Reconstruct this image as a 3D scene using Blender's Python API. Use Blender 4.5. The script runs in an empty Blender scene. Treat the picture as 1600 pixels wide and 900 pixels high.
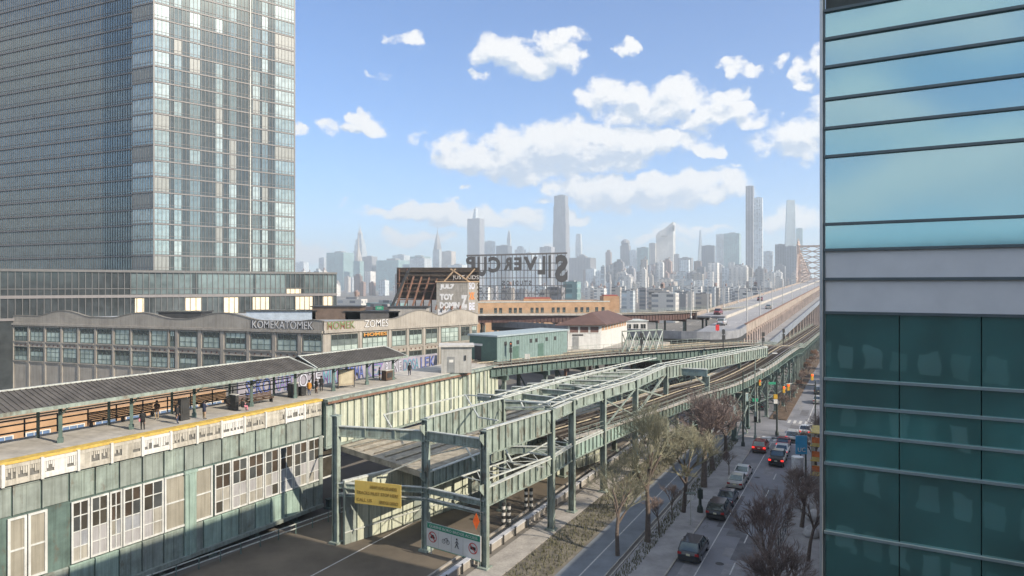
import bpy, bmesh, math, random
from mathutils import Vector, Matrix
random.seed(7)
R = math.radians
sc = bpy.context.scene
COL = sc.collection
# ------------------------------------------------------------------ camera, light, sky
CAMH, FPX, HOR = 25.0, 1050.0, 445.0
cd = bpy.data.cameras.new("camera"); cam = bpy.data.objects.new("camera", cd); COL.objects.link(cam)
cam.location = (0, 0, CAMH); cam.rotation_euler = (R(90), 0, 0)
cd.sensor_width = 36; cd.lens = FPX / 1600 * 36; cd.shift_y = -(450 - HOR) / 1600
cd.clip_start = 0.1; cd.clip_end = 60000
sc.camera = cam
sc.view_settings.view_transform = 'Standard'; sc.view_settings.look = 'None'
sc.view_settings.gamma = 1; sc.view_settings.exposure = 1.22
sc.cycles.use_denoising = True
sc.cycles.volume_bounces = 1
sc.cycles.max_bounces = 6; sc.cycles.diffuse_bounces = 3; sc.cycles.glossy_bounces = 3
SUN = Vector((0.74, -0.44, 0.50)).normalized()
sd = bpy.data.lights.new("sun", 'SUN'); sun = bpy.data.objects.new("sun", sd); COL.objects.link(sun)
sd.energy = 3.1; sd.angle = R(0.5); sd.color = (1, 0.87, 0.70)
sun.location = (60, -40, 120); sun.rotation_euler = SUN.to_track_quat('Z', 'Y').to_euler()
HAZE = 0.00026

def build_world():
    w = bpy.data.worlds.new("World"); sc.world = w; w.use_nodes = True
    nt = w.node_tree; N, L = nt.nodes, nt.links
    for n in list(N): N.remove(n)
    def mth(op, a=None, b=None, c=None, clamp=False, tree=nt):
        n = tree.nodes.new('ShaderNodeMath'); n.operation = op; n.use_clamp = clamp
        for i, v in enumerate((a, b, c)):
            if v is None: continue
            if isinstance(v, (int, float)): n.inputs[i].default_value = v
            else: tree.links.new(v, n.inputs[i])
        return n.outputs[0]
    blobs = [  # px, py, rx, ry, weight
        (775,80,42,26,1),(825,90,60,26,1),(872,88,42,24,1),(880,62,40,14,.9),(640,60,28,12,.8),(578,194,26,20,1.1),(548,203,22,8,.9),
        (510,198,22,12,.75),(985,76,18,14,.8),(945,150,45,30,1),(1000,165,70,32,1),(1060,150,45,30,1),(1110,185,62,22,.95),
        (1160,182,42,20,.95),(1130,150,42,14,.8),(735,245,60,32,1.1),(800,248,90,36,1.2),(880,235,110,46,1.3),(965,225,90,34,1.15),(1040,222,60,22,1),
        (1110,228,26,16,.9),(900,290,60,16,1),(990,300,140,28,1.2),(1090,292,90,26,1.15),(1160,103,24,16,.95),(1275,108,24,30,1),
        (1255,215,70,34,1.05),(1330,180,70,50,1),(680,334,110,16,1),(770,340,90,16,.95),(625,373,44,12,.9),(690,372,34,10,.7),(900,341,22,9,.9),
        (840,312,22,6,.7),(462,196,10,14,.9),(725,298,12,5,.6),(742,118,12,10,.6),(652,210,16,8,.6),(1235,340,60,22,1),(1080,358,60,9,.7),
        (480,398,60,20,.7),(545,320,14,5,.6),(1215,95,20,7,.6),(1150,262,20,6,.6),(1040,372,70,9,.6),(860,395,90,10,.55),(590,120,14,6,.3)]
    g = bpy.data.node_groups.new("cloud_density", 'ShaderNodeTree')
    g.interface.new_socket("V", in_out='INPUT', socket_type='NodeSocketVector')
    g.interface.new_socket("D", in_out='OUTPUT', socket_type='NodeSocketFloat')
    gi = g.nodes.new('NodeGroupInput'); go = g.nodes.new('NodeGroupOutput')
    # domain warp
    nz = g.nodes.new('ShaderNodeTexNoise'); nz.noise_dimensions = '2D'; nz.inputs['Scale'].default_value = 22; nz.inputs['Detail'].default_value = 4
    g.links.new(gi.outputs[0], nz.inputs['Vector'])
    vs = g.nodes.new('ShaderNodeVectorMath'); vs.operation = 'SUBTRACT'; g.links.new(nz.outputs['Color'], vs.inputs[0]); vs.inputs[1].default_value = (.5, .5, .5)
    vm = g.nodes.new('ShaderNodeVectorMath'); vm.operation = 'MULTIPLY_ADD'
    g.links.new(vs.outputs[0], vm.inputs[0]); vm.inputs[1].default_value = (.075, .045, 0); g.links.new(gi.outputs[0], vm.inputs[2])
    acc = None
    for px, py, rx, ry, wt in blobs:
        az = math.atan((px - 800) / FPX); el = math.atan((HOR - py) / FPX * math.cos(az))
        k = math.cos(az)
        s = g.nodes.new('ShaderNodeVectorMath'); s.operation = 'SUBTRACT'; g.links.new(vm.outputs[0], s.inputs[0]); s.inputs[1].default_value = (az, el, 0)
        m = g.nodes.new('ShaderNodeVectorMath'); m.operation = 'MULTIPLY'; g.links.new(s.outputs[0], m.inputs[0])
        m.inputs[1].default_value = (FPX / rx / k / k / 1.18, FPX / ry / k / 1.18, 0)
        d = g.nodes.new('ShaderNodeVectorMath'); d.operation = 'DOT_PRODUCT'; g.links.new(m.outputs[0], d.inputs[0]); g.links.new(m.outputs[0], d.inputs[1])
        f = mth('MULTIPLY_ADD', d.outputs['Value'], -wt, wt, tree=g)
        f = mth('MAXIMUM', f, 0.0, tree=g)
        acc = f if acc is None else mth('MAXIMUM', acc, f, tree=g)
    # generic clouds for the rest of the sky (outside the photograph's field)
    sp = g.nodes.new('ShaderNodeSeparateXYZ'); g.links.new(gi.outputs[0], sp.inputs[0])
    off = mth('SUBTRACT', mth('ABSOLUTE', sp.outputs[0], tree=g), 0.53, tree=g)
    off2 = mth('SUBTRACT', sp.outputs[1], 0.40, tree=g)
    outw = mth('MULTIPLY', mth('MAXIMUM', off, off2, tree=g), 9.0, clamp=True, tree=g)
    mp = g.nodes.new('ShaderNodeMapping'); mp.inputs['Scale'].default_value = (2.2, 5.5, 1); mp.inputs['Location'].default_value = (3.1, .7, 0)
    g.links.new(gi.outputs[0], mp.inputs[0])
    n3 = g.nodes.new('ShaderNodeTexNoise'); n3.noise_dimensions = '2D'; n3.inputs['Scale'].default_value = 1.7; n3.inputs['Detail'].default_value = 3
    g.links.new(mp.outputs[0], n3.inputs['Vector'])
    gen = mth('MULTIPLY', mth('MULTIPLY', mth('SUBTRACT', n3.outputs['Fac'], 0.43, tree=g), 6.0, tree=g), outw, tree=g)
    acc = mth('MAXIMUM', acc, gen, tree=g)
    n2 = g.nodes.new('ShaderNodeTexNoise'); n2.noise_dimensions = '2D'; n2.inputs['Scale'].default_value = 30; n2.inputs['Detail'].default_value = 12; n2.inputs['Roughness'].default_value = .66
    mp2 = g.nodes.new('ShaderNodeMapping'); mp2.inputs['Scale'].default_value = (.8, 1.25, 1); g.links.new(gi.outputs[0], mp2.inputs[0]); g.links.new(mp2.outputs[0], n2.inputs['Vector'])
    amp = mth('MULTIPLY', mth('SUBTRACT', n2.outputs['Fac'], 0.5, tree=g), 1.9, tree=g)
    gate = mth('MULTIPLY', acc, 3.0, clamp=True, tree=g)
    tot = mth('ADD', acc, mth('MULTIPLY', amp, gate, tree=g), tree=g)
    g.links.new(tot, go.inputs[0])
    # direction -> azimuth, elevation
    tc = N.new('ShaderNodeTexCoord'); sx = N.new('ShaderNodeSeparateXYZ'); L.new(tc.outputs['Generated'], sx.inputs[0])
    az = mth('ARCTAN2', sx.outputs[0], sx.outputs[1]); el = mth('ARCSINE', sx.outputs[2])
    cb = N.new('ShaderNodeCombineXYZ'); L.new(az, cb.inputs[0]); L.new(el, cb.inputs[1])
    G1 = N.new('ShaderNodeGroup'); G1.node_tree = g; L.new(cb.outputs[0], G1.inputs[0])
    up = N.new('ShaderNodeVectorMath'); up.operation = 'ADD'; L.new(cb.outputs[0], up.inputs[0]); up.inputs[1].default_value = (.008, .018, 0)
    G2 = N.new('ShaderNodeGroup'); G2.node_tree = g; L.new(up.outputs[0], G2.inputs[0])
    cov = N.new('ShaderNodeMapRange'); cov.interpolation_type = 'SMOOTHSTEP'; L.new(G1.outputs[0], cov.inputs[0])
    cov.inputs[1].default_value = .02; cov.inputs[2].default_value = .72
    hz = mth('MULTIPLY', el, 60.0, clamp=True); fac = mth('MULTIPLY', mth('MULTIPLY', cov.outputs[0], hz), .95)
    sh = mth('MULTIPLY_ADD', mth('SUBTRACT', G1.outputs[0], G2.outputs[0]), 0.95, 0.78, clamp=True)
    thick = N.new('ShaderNodeMapRange'); L.new(G2.outputs[0], thick.inputs[0]); thick.inputs[1].default_value = .35; thick.inputs[2].default_value = 1.3
    sh2 = mth('SUBTRACT', sh, mth('MULTIPLY', thick.outputs[0], .62), clamp=True)
    cr = N.new('ShaderNodeValToRGB'); L.new(sh2, cr.inputs[0])
    cr.color_ramp.elements[0].position = .05; cr.color_ramp.elements[0].color = (.42, .50, .61, 1)
    cr.color_ramp.elements[1].position = .75; cr.color_ramp.elements[1].color = (.80, .79, .77, 1)
    sky = N.new('ShaderNodeTexSky'); sky.sky_type = 'NISHITA'; sky.sun_disc = False
    sky.sun_elevation = math.asin(SUN.z); sky.sun_rotation = math.atan2(SUN.x, SUN.y)
    sky.air_density = 1.0; sky.dust_density = 0.2; sky.ozone_density = 5.0; sky.altitude = 50
    b1 = N.new('ShaderNodeBackground'); b1.inputs[1].default_value = 0.076; tn = N.new('ShaderNodeMixRGB'); tn.blend_type = 'MULTIPLY'; tn.inputs[0].default_value = 1; tn.inputs[2].default_value = (.80, .95, 1.12, 1); L.new(sky.outputs[0], tn.inputs[1]); L.new(tn.outputs[0], b1.inputs[0])
    b2 = N.new('ShaderNodeBackground'); b2.inputs[1].default_value = 0.58; L.new(cr.outputs[0], b2.inputs[0])
    mx = N.new('ShaderNodeMixShader'); L.new(fac, mx.inputs[0]); L.new(b1.outputs[0], mx.inputs[1]); L.new(b2.outputs[0], mx.inputs[2])
    o = N.new('ShaderNodeOutputWorld'); L.new(mx.outputs[0], o.inputs[0])
    w.cycles.sampling_method = 'MANUAL'; w.cycles.sample_map_resolution = 512
build_world()

# ------------------------------------------------------------------ helpers
def at(px, py, z):
    Y = FPX * (CAMH - z) / (py - HOR); return Vector(((px - 800) / FPX * Y, Y, z))
def atY(px, py, Y):
    return Vector(((px - 800) / FPX * Y, Y, CAMH - (py - HOR) * Y / FPX))
ORI = {}
def org(o): return ORI.get(o.name, Vector((0, 0, 0))) if o else Vector((0, 0, 0))
def link(o, parent=None):
    COL.objects.link(o)
    if parent: o.parent = parent
    return o
def tag(o, label=None, cat=None, group=None, kind=None):
    if label: o['label'] = label
    if cat: o['category'] = cat
    if group: o['group'] = group
    if kind: o['kind'] = kind
    return o
def thing(name, label, cat, loc, group=None, rz=0):
    o = bpy.data.objects.new(name, None); COL.objects.link(o); o.location = loc; o.rotation_euler = (0, 0, rz)
    o.empty_display_size = .3
    ORI[o.name] = Vector(loc) if rz == 0 else Vector((0, 0, 0))
    return tag(o, label, cat, group)
class MB:
    def __init__(s): s.v = []; s.f = []; s.m = []; s.mi = 0
    def add(s, vs, fs):
        b = len(s.v); s.v += [tuple(v) for v in vs]; s.f += [tuple(i + b for i in f) for f in fs]; s.m += [s.mi] * len(fs); return s
    def box(s, c, d, rz=0):
        x, y, z = d[0] / 2, d[1] / 2, d[2] / 2; cs, sn = math.cos(rz), math.sin(rz)
        vs = [(c[0] + a * x * cs - b * y * sn, c[1] + a * x * sn + b * y * cs, c[2] + e * z) for e in (-1, 1) for a, b in ((-1, -1), (1, -1), (1, 1), (-1, 1))]
        return s.add(vs, [(3, 2, 1, 0), (4, 5, 6, 7), (0, 1, 5, 4), (1, 2, 6, 5), (2, 3, 7, 6), (3, 0, 4, 7)])
    def prism(s, poly, z0, z1):
        n = len(poly)
        ar = sum(poly[i][0] * poly[(i + 1) % n][1] - poly[(i + 1) % n][0] * poly[i][1] for i in range(n))
        if ar < 0: poly = poly[::-1]
        g0 = z0 if callable(z0) else (lambda p: z0); g1 = z1 if callable(z1) else (lambda p: z1)
        vs = [(p[0], p[1], g0(p)) for p in poly] + [(p[0], p[1], g1(p)) for p in poly]
        fs = [tuple(range(n - 1, -1, -1)), tuple(range(n, 2 * n))] + [(i, (i + 1) % n, n + (i + 1) % n, n + i) for i in range(n)]
        return s.add(vs, fs)
    def bar(s, p, q, w, h):
        p, q = Vector(p), Vector(q); d = q - p
        if d.length < 1e-6: return s
        d.normalize(); u = d.cross(Vector((0, 0, 1)))
        if u.length < 1e-3: u = Vector((1, 0, 0))
        u.normalize(); v = u.cross(d)
        vs = []
        for c in (p, q):
            for a, b in ((-1, -1), (1, -1), (1, 1), (-1, 1)): vs.append(c + u * (a * w / 2) + v * (b * h / 2))
        return s.add(vs, [(0, 1, 2, 3), (7, 6, 5, 4), (0, 4, 5, 1), (1, 5, 6, 2), (2, 6, 7, 3), (3, 7, 4, 0)])
    def tube(s, p, q, r0, r1=None, n=8, cap=True):
        r1 = r0 if r1 is None else r1
        p, q = Vector(p), Vector(q); d = q - p
        if d.length < 1e-6: return s
        d.normalize(); u = d.orthogonal().normalized(); v = d.cross(u)
        vs = [p + (u * math.cos(2 * math.pi * i / n) + v * math.sin(2 * math.pi * i / n)) * r0 for i in range(n)]
        vs += [q + (u * math.cos(2 * math.pi * i / n) + v * math.sin(2 * math.pi * i / n)) * r1 for i in range(n)]
        fs = [(i, (i + 1) % n, n + (i + 1) % n, n + i) for i in range(n)]
        if cap: fs += [tuple(range(n - 1, -1, -1)), tuple(range(n, 2 * n))]
        return s.add(vs, fs)
    def quad(s, a, b, c, d): return s.add([a, b, c, d], [(0, 1, 2, 3)])
    def lathe(s, c, prof, n=16):
        vs = [(c[0] + r * math.cos(2 * math.pi * i / n), c[1] + r * math.sin(2 * math.pi * i / n), c[2] + z) for r, z in prof for i in range(n)]
        fs = [(k * n + i, k * n + (i + 1) % n, (k + 1) * n + (i + 1) % n, (k + 1) * n + i) for k in range(len(prof) - 1) for i in range(n)]
        fs += [tuple(range(n - 1, -1, -1)), tuple(range((len(prof) - 1) * n, len(prof) * n))]
        return s.add(vs, fs)
    def mesh(s, name, mats, o=Vector((0, 0, 0)), smooth=False):
        me = bpy.data.meshes.new(name)
        me.from_pydata([(v[0] - o[0], v[1] - o[1], v[2] - o[2]) for v in s.v], [], s.f)
        mats = mats if isinstance(mats, (list, tuple)) else [mats]
        for m in mats: me.materials.append(m)
        if len(mats) > 1: me.polygons.foreach_set('material_index', s.m)
        if smooth: me.polygons.foreach_set('use_smooth', [True] * len(me.polygons))
        me.update(); return me
    def build(s, name, mats, parent=None, smooth=False, bevel=0):
        o = org(parent); me = s.mesh(name, mats, o, smooth)
        ob = bpy.data.objects.new(name, me); link(ob, parent); ORI[ob.name] = o
        if bevel:
            b = ob.modifiers.new('b', 'BEVEL'); b.width = bevel; b.segments = 2; b.limit_method = 'ANGLE'
        return ob
def inst(name, me, parent, loc=(0, 0, 0), rz=0, world=True):
    ob = bpy.data.objects.new(name, me); link(ob, parent)
    ob.location = Vector(loc) - (org(parent) if world else Vector((0, 0, 0))); ob.rotation_euler = (0, 0, rz)
    return ob
def kids(o): return [c for c in o.children]
def copy_tree(o, parent=None):
    c = o.copy(); COL.objects.link(c)
    if parent: c.parent = parent
    for ch in kids(o): copy_tree(ch, c)
    return c
# ------------------------------------------------------------------ materials
MATS = {}
def mat(name, col, rough=.7, metal=0, var=.18, scale=1.5, bump=0.0, rust=0, streak=0, spec=.5, coat=0, col2=None):
    if name in MATS: return MATS[name]
    m = bpy.data.materials.new(name); m.use_nodes = True; nt = m.node_tree; N, L = nt.nodes, nt.links
    b = N['Principled BSDF']; b.inputs['Roughness'].default_value = rough; b.inputs['Metallic'].default_value = metal
    b.inputs['Specular IOR Level'].default_value = spec
    if coat: b.inputs['Coat Weight'].default_value = coat; b.inputs['Coat Roughness'].default_value = .06
    tc = N.new('ShaderNodeTexCoord'); mp = N.new('ShaderNodeMapping'); L.new(tc.outputs['Object'], mp.inputs[0])
    nz = N.new('ShaderNodeTexNoise'); nz.inputs['Scale'].default_value = scale; nz.inputs['Detail'].default_value = 7; nz.inputs['Roughness'].default_value = .62
    L.new(mp.outputs[0], nz.inputs['Vector'])
    cr = N.new('ShaderNodeValToRGB'); L.new(nz.outputs['Fac'], cr.inputs[0])
    c2 = col2 or tuple(min(1, c * (1 + var)) for c in col)
    cr.color_ramp.elements[0].position = .32; cr.color_ramp.elements[0].color = (*[c * (1 - var) for c in col], 1)
    cr.color_ramp.elements[1].position = .68; cr.color_ramp.elements[1].color = (*c2, 1)
    out = cr.outputs[0]
    if rust:
        n2 = N.new('ShaderNodeTexNoise'); n2.inputs['Scale'].default_value = scale * 1.3; n2.inputs['Detail'].default_value = 10; n2.inputs['Roughness'].default_value = .7
        m2 = N.new('ShaderNodeMapping'); m2.inputs['Scale'].default_value = (1, 1, .45); m2.inputs['Location'].default_value = (5, 9, 2)
        L.new(tc.outputs['Object'], m2.inputs[0]); L.new(m2.outputs[0], n2.inputs['Vector'])
        r = N.new('ShaderNodeMapRange'); L.new(n2.outputs['Fac'], r.inputs[0]); r.inputs[1].default_value = .66 - rust * .2; r.inputs[2].default_value = .78 - rust * .2
        r.inputs[4].default_value = .75
        mx = N.new('ShaderNodeMixRGB'); L.new(r.outputs[0], mx.inputs[0]); L.new(out, mx.inputs[1]); mx.inputs[2].default_value = (.13, .085, .055, 1); out = mx.outputs[0]
    if streak:
        n3 = N.new('ShaderNodeTexNoise'); n3.inputs['Scale'].default_value = 3.0; n3.inputs['Detail'].default_value = 4
        m3 = N.new('ShaderNodeMapping'); m3.inputs['Scale'].default_value = (1.6, 1.6, .07); L.new(tc.outputs['Object'], m3.inputs[0]); L.new(m3.outputs[0], n3.inputs['Vector'])
        r3 = N.new('ShaderNodeMapRange'); L.new(n3.outputs['Fac'], r3.inputs[0]); r3.inputs[1].default_value = .42; r3.inputs[2].default_value = .72
        r3.inputs[4].default_value = streak
        mx3 = N.new('ShaderNodeMixRGB'); mx3.blend_type = 'MULTIPLY'; L.new(r3.outputs[0], mx3.inputs[0]); L.new(out, mx3.inputs[1]); mx3.inputs[2].default_value = (.42, .40, .36, 1); out = mx3.outputs[0]
    L.new(out, b.inputs['Base Color'])
    if bump:
        bp = N.new('ShaderNodeBump'); bp.inputs['Strength'].default_value = bump; bp.inputs['Distance'].default_value = .05
        L.new(nz.outputs['Fac'], bp.inputs['Height']); L.new(bp.outputs[0], b.inputs['Normal'])
    MATS[name] = m; return m
def glass(name, col, rough=.06, mix=.35, tint=(.8, .95, .95), wav=0.0, blend=.25, cv=.25):
    """opaque-looking reflective facade glass: dark body under a tinted mirror"""
    if name in MATS: return MATS[name]
    m = bpy.data.materials.new(name); m.use_nodes = True; nt = m.node_tree; N, L = nt.nodes, nt.links
    for n in list(N): N.remove(n)
    o = N.new('ShaderNodeOutputMaterial'); d = N.new('ShaderNodeBsdfDiffuse'); g = N.new('ShaderNodeBsdfGlossy'); g.inputs['Roughness'].default_value = rough
    tc = N.new('ShaderNodeTexCoord'); nz = N.new('ShaderNodeTexNoise'); nz.inputs['Scale'].default_value = .6; nz.inputs['Detail'].default_value = 3; L.new(tc.outputs['Object'], nz.inputs['Vector'])
    cr = N.new('ShaderNodeValToRGB'); L.new(nz.outputs['Fac'], cr.inputs[0])
    cr.color_ramp.elements[0].color = (*[c * (1 - cv) for c in col], 1); cr.color_ramp.elements[1].color = (*[min(1, c * (1 + cv)) for c in col], 1)
    cr.color_ramp.elements[0].position = .35; cr.color_ramp.elements[1].position = .65
    L.new(cr.outputs[0], d.inputs[0]); g.inputs[0].default_value = (*tint, 1)
    f = N.new('ShaderNodeLayerWeight'); f.inputs[0].default_value = blend
    a = N.new('ShaderNodeMath'); a.operation = 'ADD'; a.use_clamp = True; L.new(f.outputs['Fresnel'], a.inputs[0]); a.inputs[1].default_value = mix
    if wav:
        n2 = N.new('ShaderNodeTexNoise'); n2.inputs['Scale'].default_value = .8; L.new(tc.outputs['Object'], n2.inputs['Vector'])
        bp = N.new('ShaderNodeBump'); bp.inputs['Strength'].default_value = wav; bp.inputs['Distance'].default_value = .05; L.new(n2.outputs['Fac'], bp.inputs['Height']); L.new(bp.outputs[0], g.inputs['Normal'])
    x = N.new('ShaderNodeMixShader'); L.new(a.outputs[0], x.inputs[0]); L.new(d.outputs[0], x.inputs[1]); L.new(g.outputs[0], x.inputs[2]); L.new(x.outputs[0], o.inputs[0])
    MATS[name] = m; return m
def gridmat(name, wall, win, sx=4.0, sz=3.6, fx=.5, fz=.5, rough=.6, vert=False):
    """far facades only: rows of windows too small to pick apart"""
    if name in MATS: return MATS[name]
    m = bpy.data.materials.new(name); m.use_nodes = True; nt = m.node_tree; N, L = nt.nodes, nt.links
    b = N['Principled BSDF']; b.inputs['Roughness'].default_value = rough
    tc = N.new('ShaderNodeTexCoord'); s = N.new('ShaderNodeSeparateXYZ'); L.new(tc.outputs['Object'], s.inputs[0])
    def mth(op, a, bb, cl=False):
        n = N.new('ShaderNodeMath'); n.operation = op; n.use_clamp = cl
        for i, v in enumerate((a, bb)):
            if isinstance(v, (int, float)): n.inputs[i].default_value = v
            else: L.new(v, n.inputs[i])
        return n.outputs[0]
    h = mth('ADD', s.outputs[0], s.outputs[1])
    cx = mth('LESS_THAN', mth('FRACT', mth('DIVIDE', h, sx), 0), fx)
    cz = mth('LESS_THAN', mth('FRACT', mth('DIVIDE', s.outputs[2], sz), 0), fz)
    fac = cx if vert else mth('MULTIPLY', cx, cz)
    nz = N.new('ShaderNodeTexNoise'); nz.inputs['Scale'].default_value = .035; nz.inputs['Detail'].default_value = 6; L.new(tc.outputs['Object'], nz.inputs['Vector'])
    cr = N.new('ShaderNodeValToRGB'); L.new(nz.outputs['Fac'], cr.inputs[0]); cr.color_ramp.elements[0].position = .3; cr.color_ramp.elements[1].position = .7
    cr.color_ramp.elements[0].color = (*[c * .75 for c in wall], 1); cr.color_ramp.elements[1].color = (*[min(1, c * 1.2) for c in wall], 1)
    wn = N.new('ShaderNodeTexWhiteNoise'); wn.noise_dimensions = '2D'; cbv = N.new('ShaderNodeCombineXYZ')
    L.new(mth('FLOOR', mth('DIVIDE', h, sx), 0), cbv.inputs[0]); L.new(mth('FLOOR', mth('DIVIDE', s.outputs[2], sz), 0), cbv.inputs[1]); L.new(cbv.outputs[0], wn.inputs[0])
    wc = N.new('ShaderNodeMixRGB'); L.new(wn.outputs[0], wc.inputs[0]); wc.inputs[1].default_value = (*[c * .6 for c in win], 1); wc.inputs[2].default_value = (*[min(1, c * 1.6) for c in win], 1)
    mx = N.new('ShaderNodeMixRGB'); L.new(fac, mx.inputs[0]); L.new(cr.outputs[0], mx.inputs[1]); L.new(wc.outputs[0], mx.inputs[2]); L.new(mx.outputs[0], b.inputs['Base Color'])
    rr = N.new('ShaderNodeMapRange'); L.new(fac, rr.inputs[0]); rr.inputs[3].default_value = rough; rr.inputs[4].default_value = .2; L.new(rr.outputs[0], b.inputs['Roughness'])
    MATS[name] = m; return m
def emis(name, col, s=1.0):
    if name in MATS: return MATS[name]
    m = mat(name, col); b = m.node_tree.nodes['Principled BSDF']; b.inputs['Emission Color'].default_value = (*col, 1); b.inputs['Emission Strength'].default_value = s
    return m
GREEN = mat('green steel paint', (.275, .335, .30), .55, var=.28, scale=.8, rust=.6, streak=.65, bump=.1)
GREEN_D = mat('dark green steel paint', (.10, .155, .14), .6, var=.3, scale=.9, rust=.5, streak=.5)
RIBG = mat('grey green rib', (.36, .41, .35), .6, var=.2, streak=.5)
GREEN_M = mat('mid green steel paint', (.15, .215, .195), .6, var=.3, scale=.9, rust=.5, streak=.5)
PALEG = mat('reflection pale green siding', (.52, .56, .46), .6, var=.14, scale=.6, streak=.65, rust=.25)  # pale green paint, lightened further to hold the cream window reflection
PALESTEEL = mat('pale worn steel flange', (.48, .51, .48), .5, var=.25, scale=2, rust=.45)
WHITEP = mat('white paint', (.68, .68, .65), .5, var=.1, streak=.35)
DIRTW = mat('dirty white panel', (.48, .46, .40), .6, var=.2, streak=.6, rust=.2)
CONC = mat('concrete', (.36, .34, .31), .9, var=.2, scale=.7, bump=.3, streak=.35)
CONC_L = mat('pale platform concrete', (.44, .42, .38), .9, var=.2, scale=.9, bump=.2)
YELLOW = mat('yellow tactile strip', (.54, .38, .09), .6, var=.25, scale=3)
DARK = mat('dark steel', (.035, .036, .036), .6, var=.3)
RUSTY = mat('rust brown steel', (.20, .11, .075), .75, var=.35, scale=1.2, rust=.4)
BROWNR = mat('brown metal roofing', (.105, .06, .05), .7, var=.25, scale=.6)
ROOFD = mat('dark corrugated canopy roof', (.09, .085, .08), .7, var=.3, scale=.8, streak=.3)
ASPH = mat('asphalt', (.19, .195, .215), .8, var=.3, scale=.12, bump=.25)
WALK = mat('sidewalk concrete', (.28, .275, .275), .9, var=.25, scale=.5, bump=.2)
PAINTW = mat('worn white road paint', (.48, .48, .47), .7, var=.3, scale=4)
TIE = mat('old timber tie', (.085, .065, .05), .9, var=.4, scale=3)
STEEL = mat('worn rail steel', (.42, .38, .33), .3, metal=.8, var=.25, scale=2)
WOODB = mat('bench timber', (.09, .055, .035), .6, var=.3)
GLD = glass('dark window glass', (.04, .045, .045), .08, .12)
GLP = glass('pale blinded window glass', (.42, .50, .46), .15, .1)
LOFT = mat('loft wall render', (.36, .335, .295), .9, var=.16, scale=.35, bump=.2, streak=.4)
TANB = mat('tan brick', (.42, .27, .16), .9, var=.18, scale=.5, bump=.1)
LETTER = mat('weathered sign lettering', (.05, .05, .052), .7, var=.3)

def text_mesh(s, w, h, ext=.02, bold=0.0):
    cu = bpy.data.curves.new('t', 'FONT'); cu.body = s; cu.extrude = .05; cu.offset = bold
    cu.resolution_u = 3
    o = bpy.data.objects.new('t', cu); COL.objects.link(o)
    bpy.context.view_layer.update()
    me = bpy.data.meshes.new_from_object(o.evaluated_get(bpy.context.evaluated_depsgraph_get()))
    COL.objects.unlink(o); bpy.data.objects.remove(o)
    xs = [v.co.x for v in me.vertices]; ys = [v.co.y for v in me.vertices]
    x0, x1, y0, y1 = min(xs), max(xs), min(ys), max(ys)
    for v in me.vertices:   # into local: x along, z up, y depth
        x, y, z = v.co; v.co = ((x - x0) / (x1 - x0) * w, -z / .05 * ext, (y - y0) / (y1 - y0) * h)
    me.name = 'lettering'; return me
class Facade:
    """a vertical plane from P0 to P1; s metres along, out metres toward the viewer's side (right of P0->P1)"""
    def __init__(s, p0, p1):
        s.p0 = Vector((p0[0], p0[1])); s.p1 = Vector((p1[0], p1[1])); s.L = (s.p1 - s.p0).length
        s.d = (s.p1 - s.p0).normalized(); s.n = Vector((s.d.y, -s.d.x)); s.rz = math.atan2(s.d.y, s.d.x)
    def P(s, a, z, out=0): q = s.p0 + s.d * a + s.n * out; return Vector((q.x, q.y, z))
    def s_of(s, px):
        u = (px - 800) / FPX
        return (u * s.p0.y - s.p0.x) / (s.d.x - u * s.d.y)
    def box(s, mb, a0, a1, z0, z1, o0, o1):
        c = s.P((a0 + a1) / 2, (z0 + z1) / 2, (o0 + o1) / 2); mb.box(c, (abs(a1 - a0), abs(o1 - o0), abs(z1 - z0)), s.rz); return mb
def window(F, parent, a0, a1, z0, z1, cols, rows, fm, pmf, fw=.09, mw=.05, out=.05, name='window', panes=True):
    mb = MB(); w = a1 - a0; h = z1 - z0
    F.box(mb, a0, a0 + fw, z0, z1, 0, out); F.box(mb, a1 - fw, a1, z0, z1, 0, out)
    F.box(mb, a0 + fw, a1 - fw, z0, z0 + fw, 0, out); F.box(mb, a0 + fw, a1 - fw, z1 - fw, z1, 0, out)
    for i in range(1, cols): F.box(mb, a0 + w * i / cols - mw / 2, a0 + w * i / cols + mw / 2, z0 + fw, z1 - fw, 0, out * .8)
    for i in range(1, rows): F.box(mb, a0 + fw, a1 - fw, z0 + h * i / rows - mw / 2, z0 + h * i / rows + mw / 2, 0, out * .7)
    f = mb.build(name, fm, parent)
    if panes == 'rows':
        for r in range(rows): F.box(MB(), a0 + fw, a1 - fw, z0 + h * r / rows + .02, z0 + h * (r + 1) / rows - .02, -.03, .006).build('pane', pmf(0, r), f)
    elif panes == 'one':
        F.box(MB(), a0 + fw, a1 - fw, z0 + fw, z1 - fw, -.03, .006).build('pane', pmf(0, 0), f)
    elif panes:
        for r in range(rows):
            for c in range(cols):
                F.box(MB(), a0 + w * c / cols + mw / 2, a0 + w * (c + 1) / cols - mw / 2, z0 + h * r / rows + mw / 2, z0 + h * (r + 1) / rows - mw / 2, -.03, random.uniform(.002, .014)).build('pane', pmf(c, r), f)
    return f
# street frame: v metres along the street, r metres to its right
SD = Vector((.463, .886)); SR = Vector((.886, -.463))
SANG = math.atan2(SD.y, SD.x)
def st(v, r, z=0): q = SD * v + SR * r; return Vector((q.x, q.y, z))
def vr(p): return p[0] * SD.x + p[1] * SD.y, p[0] * SR.x + p[1] * SR.y
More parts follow.
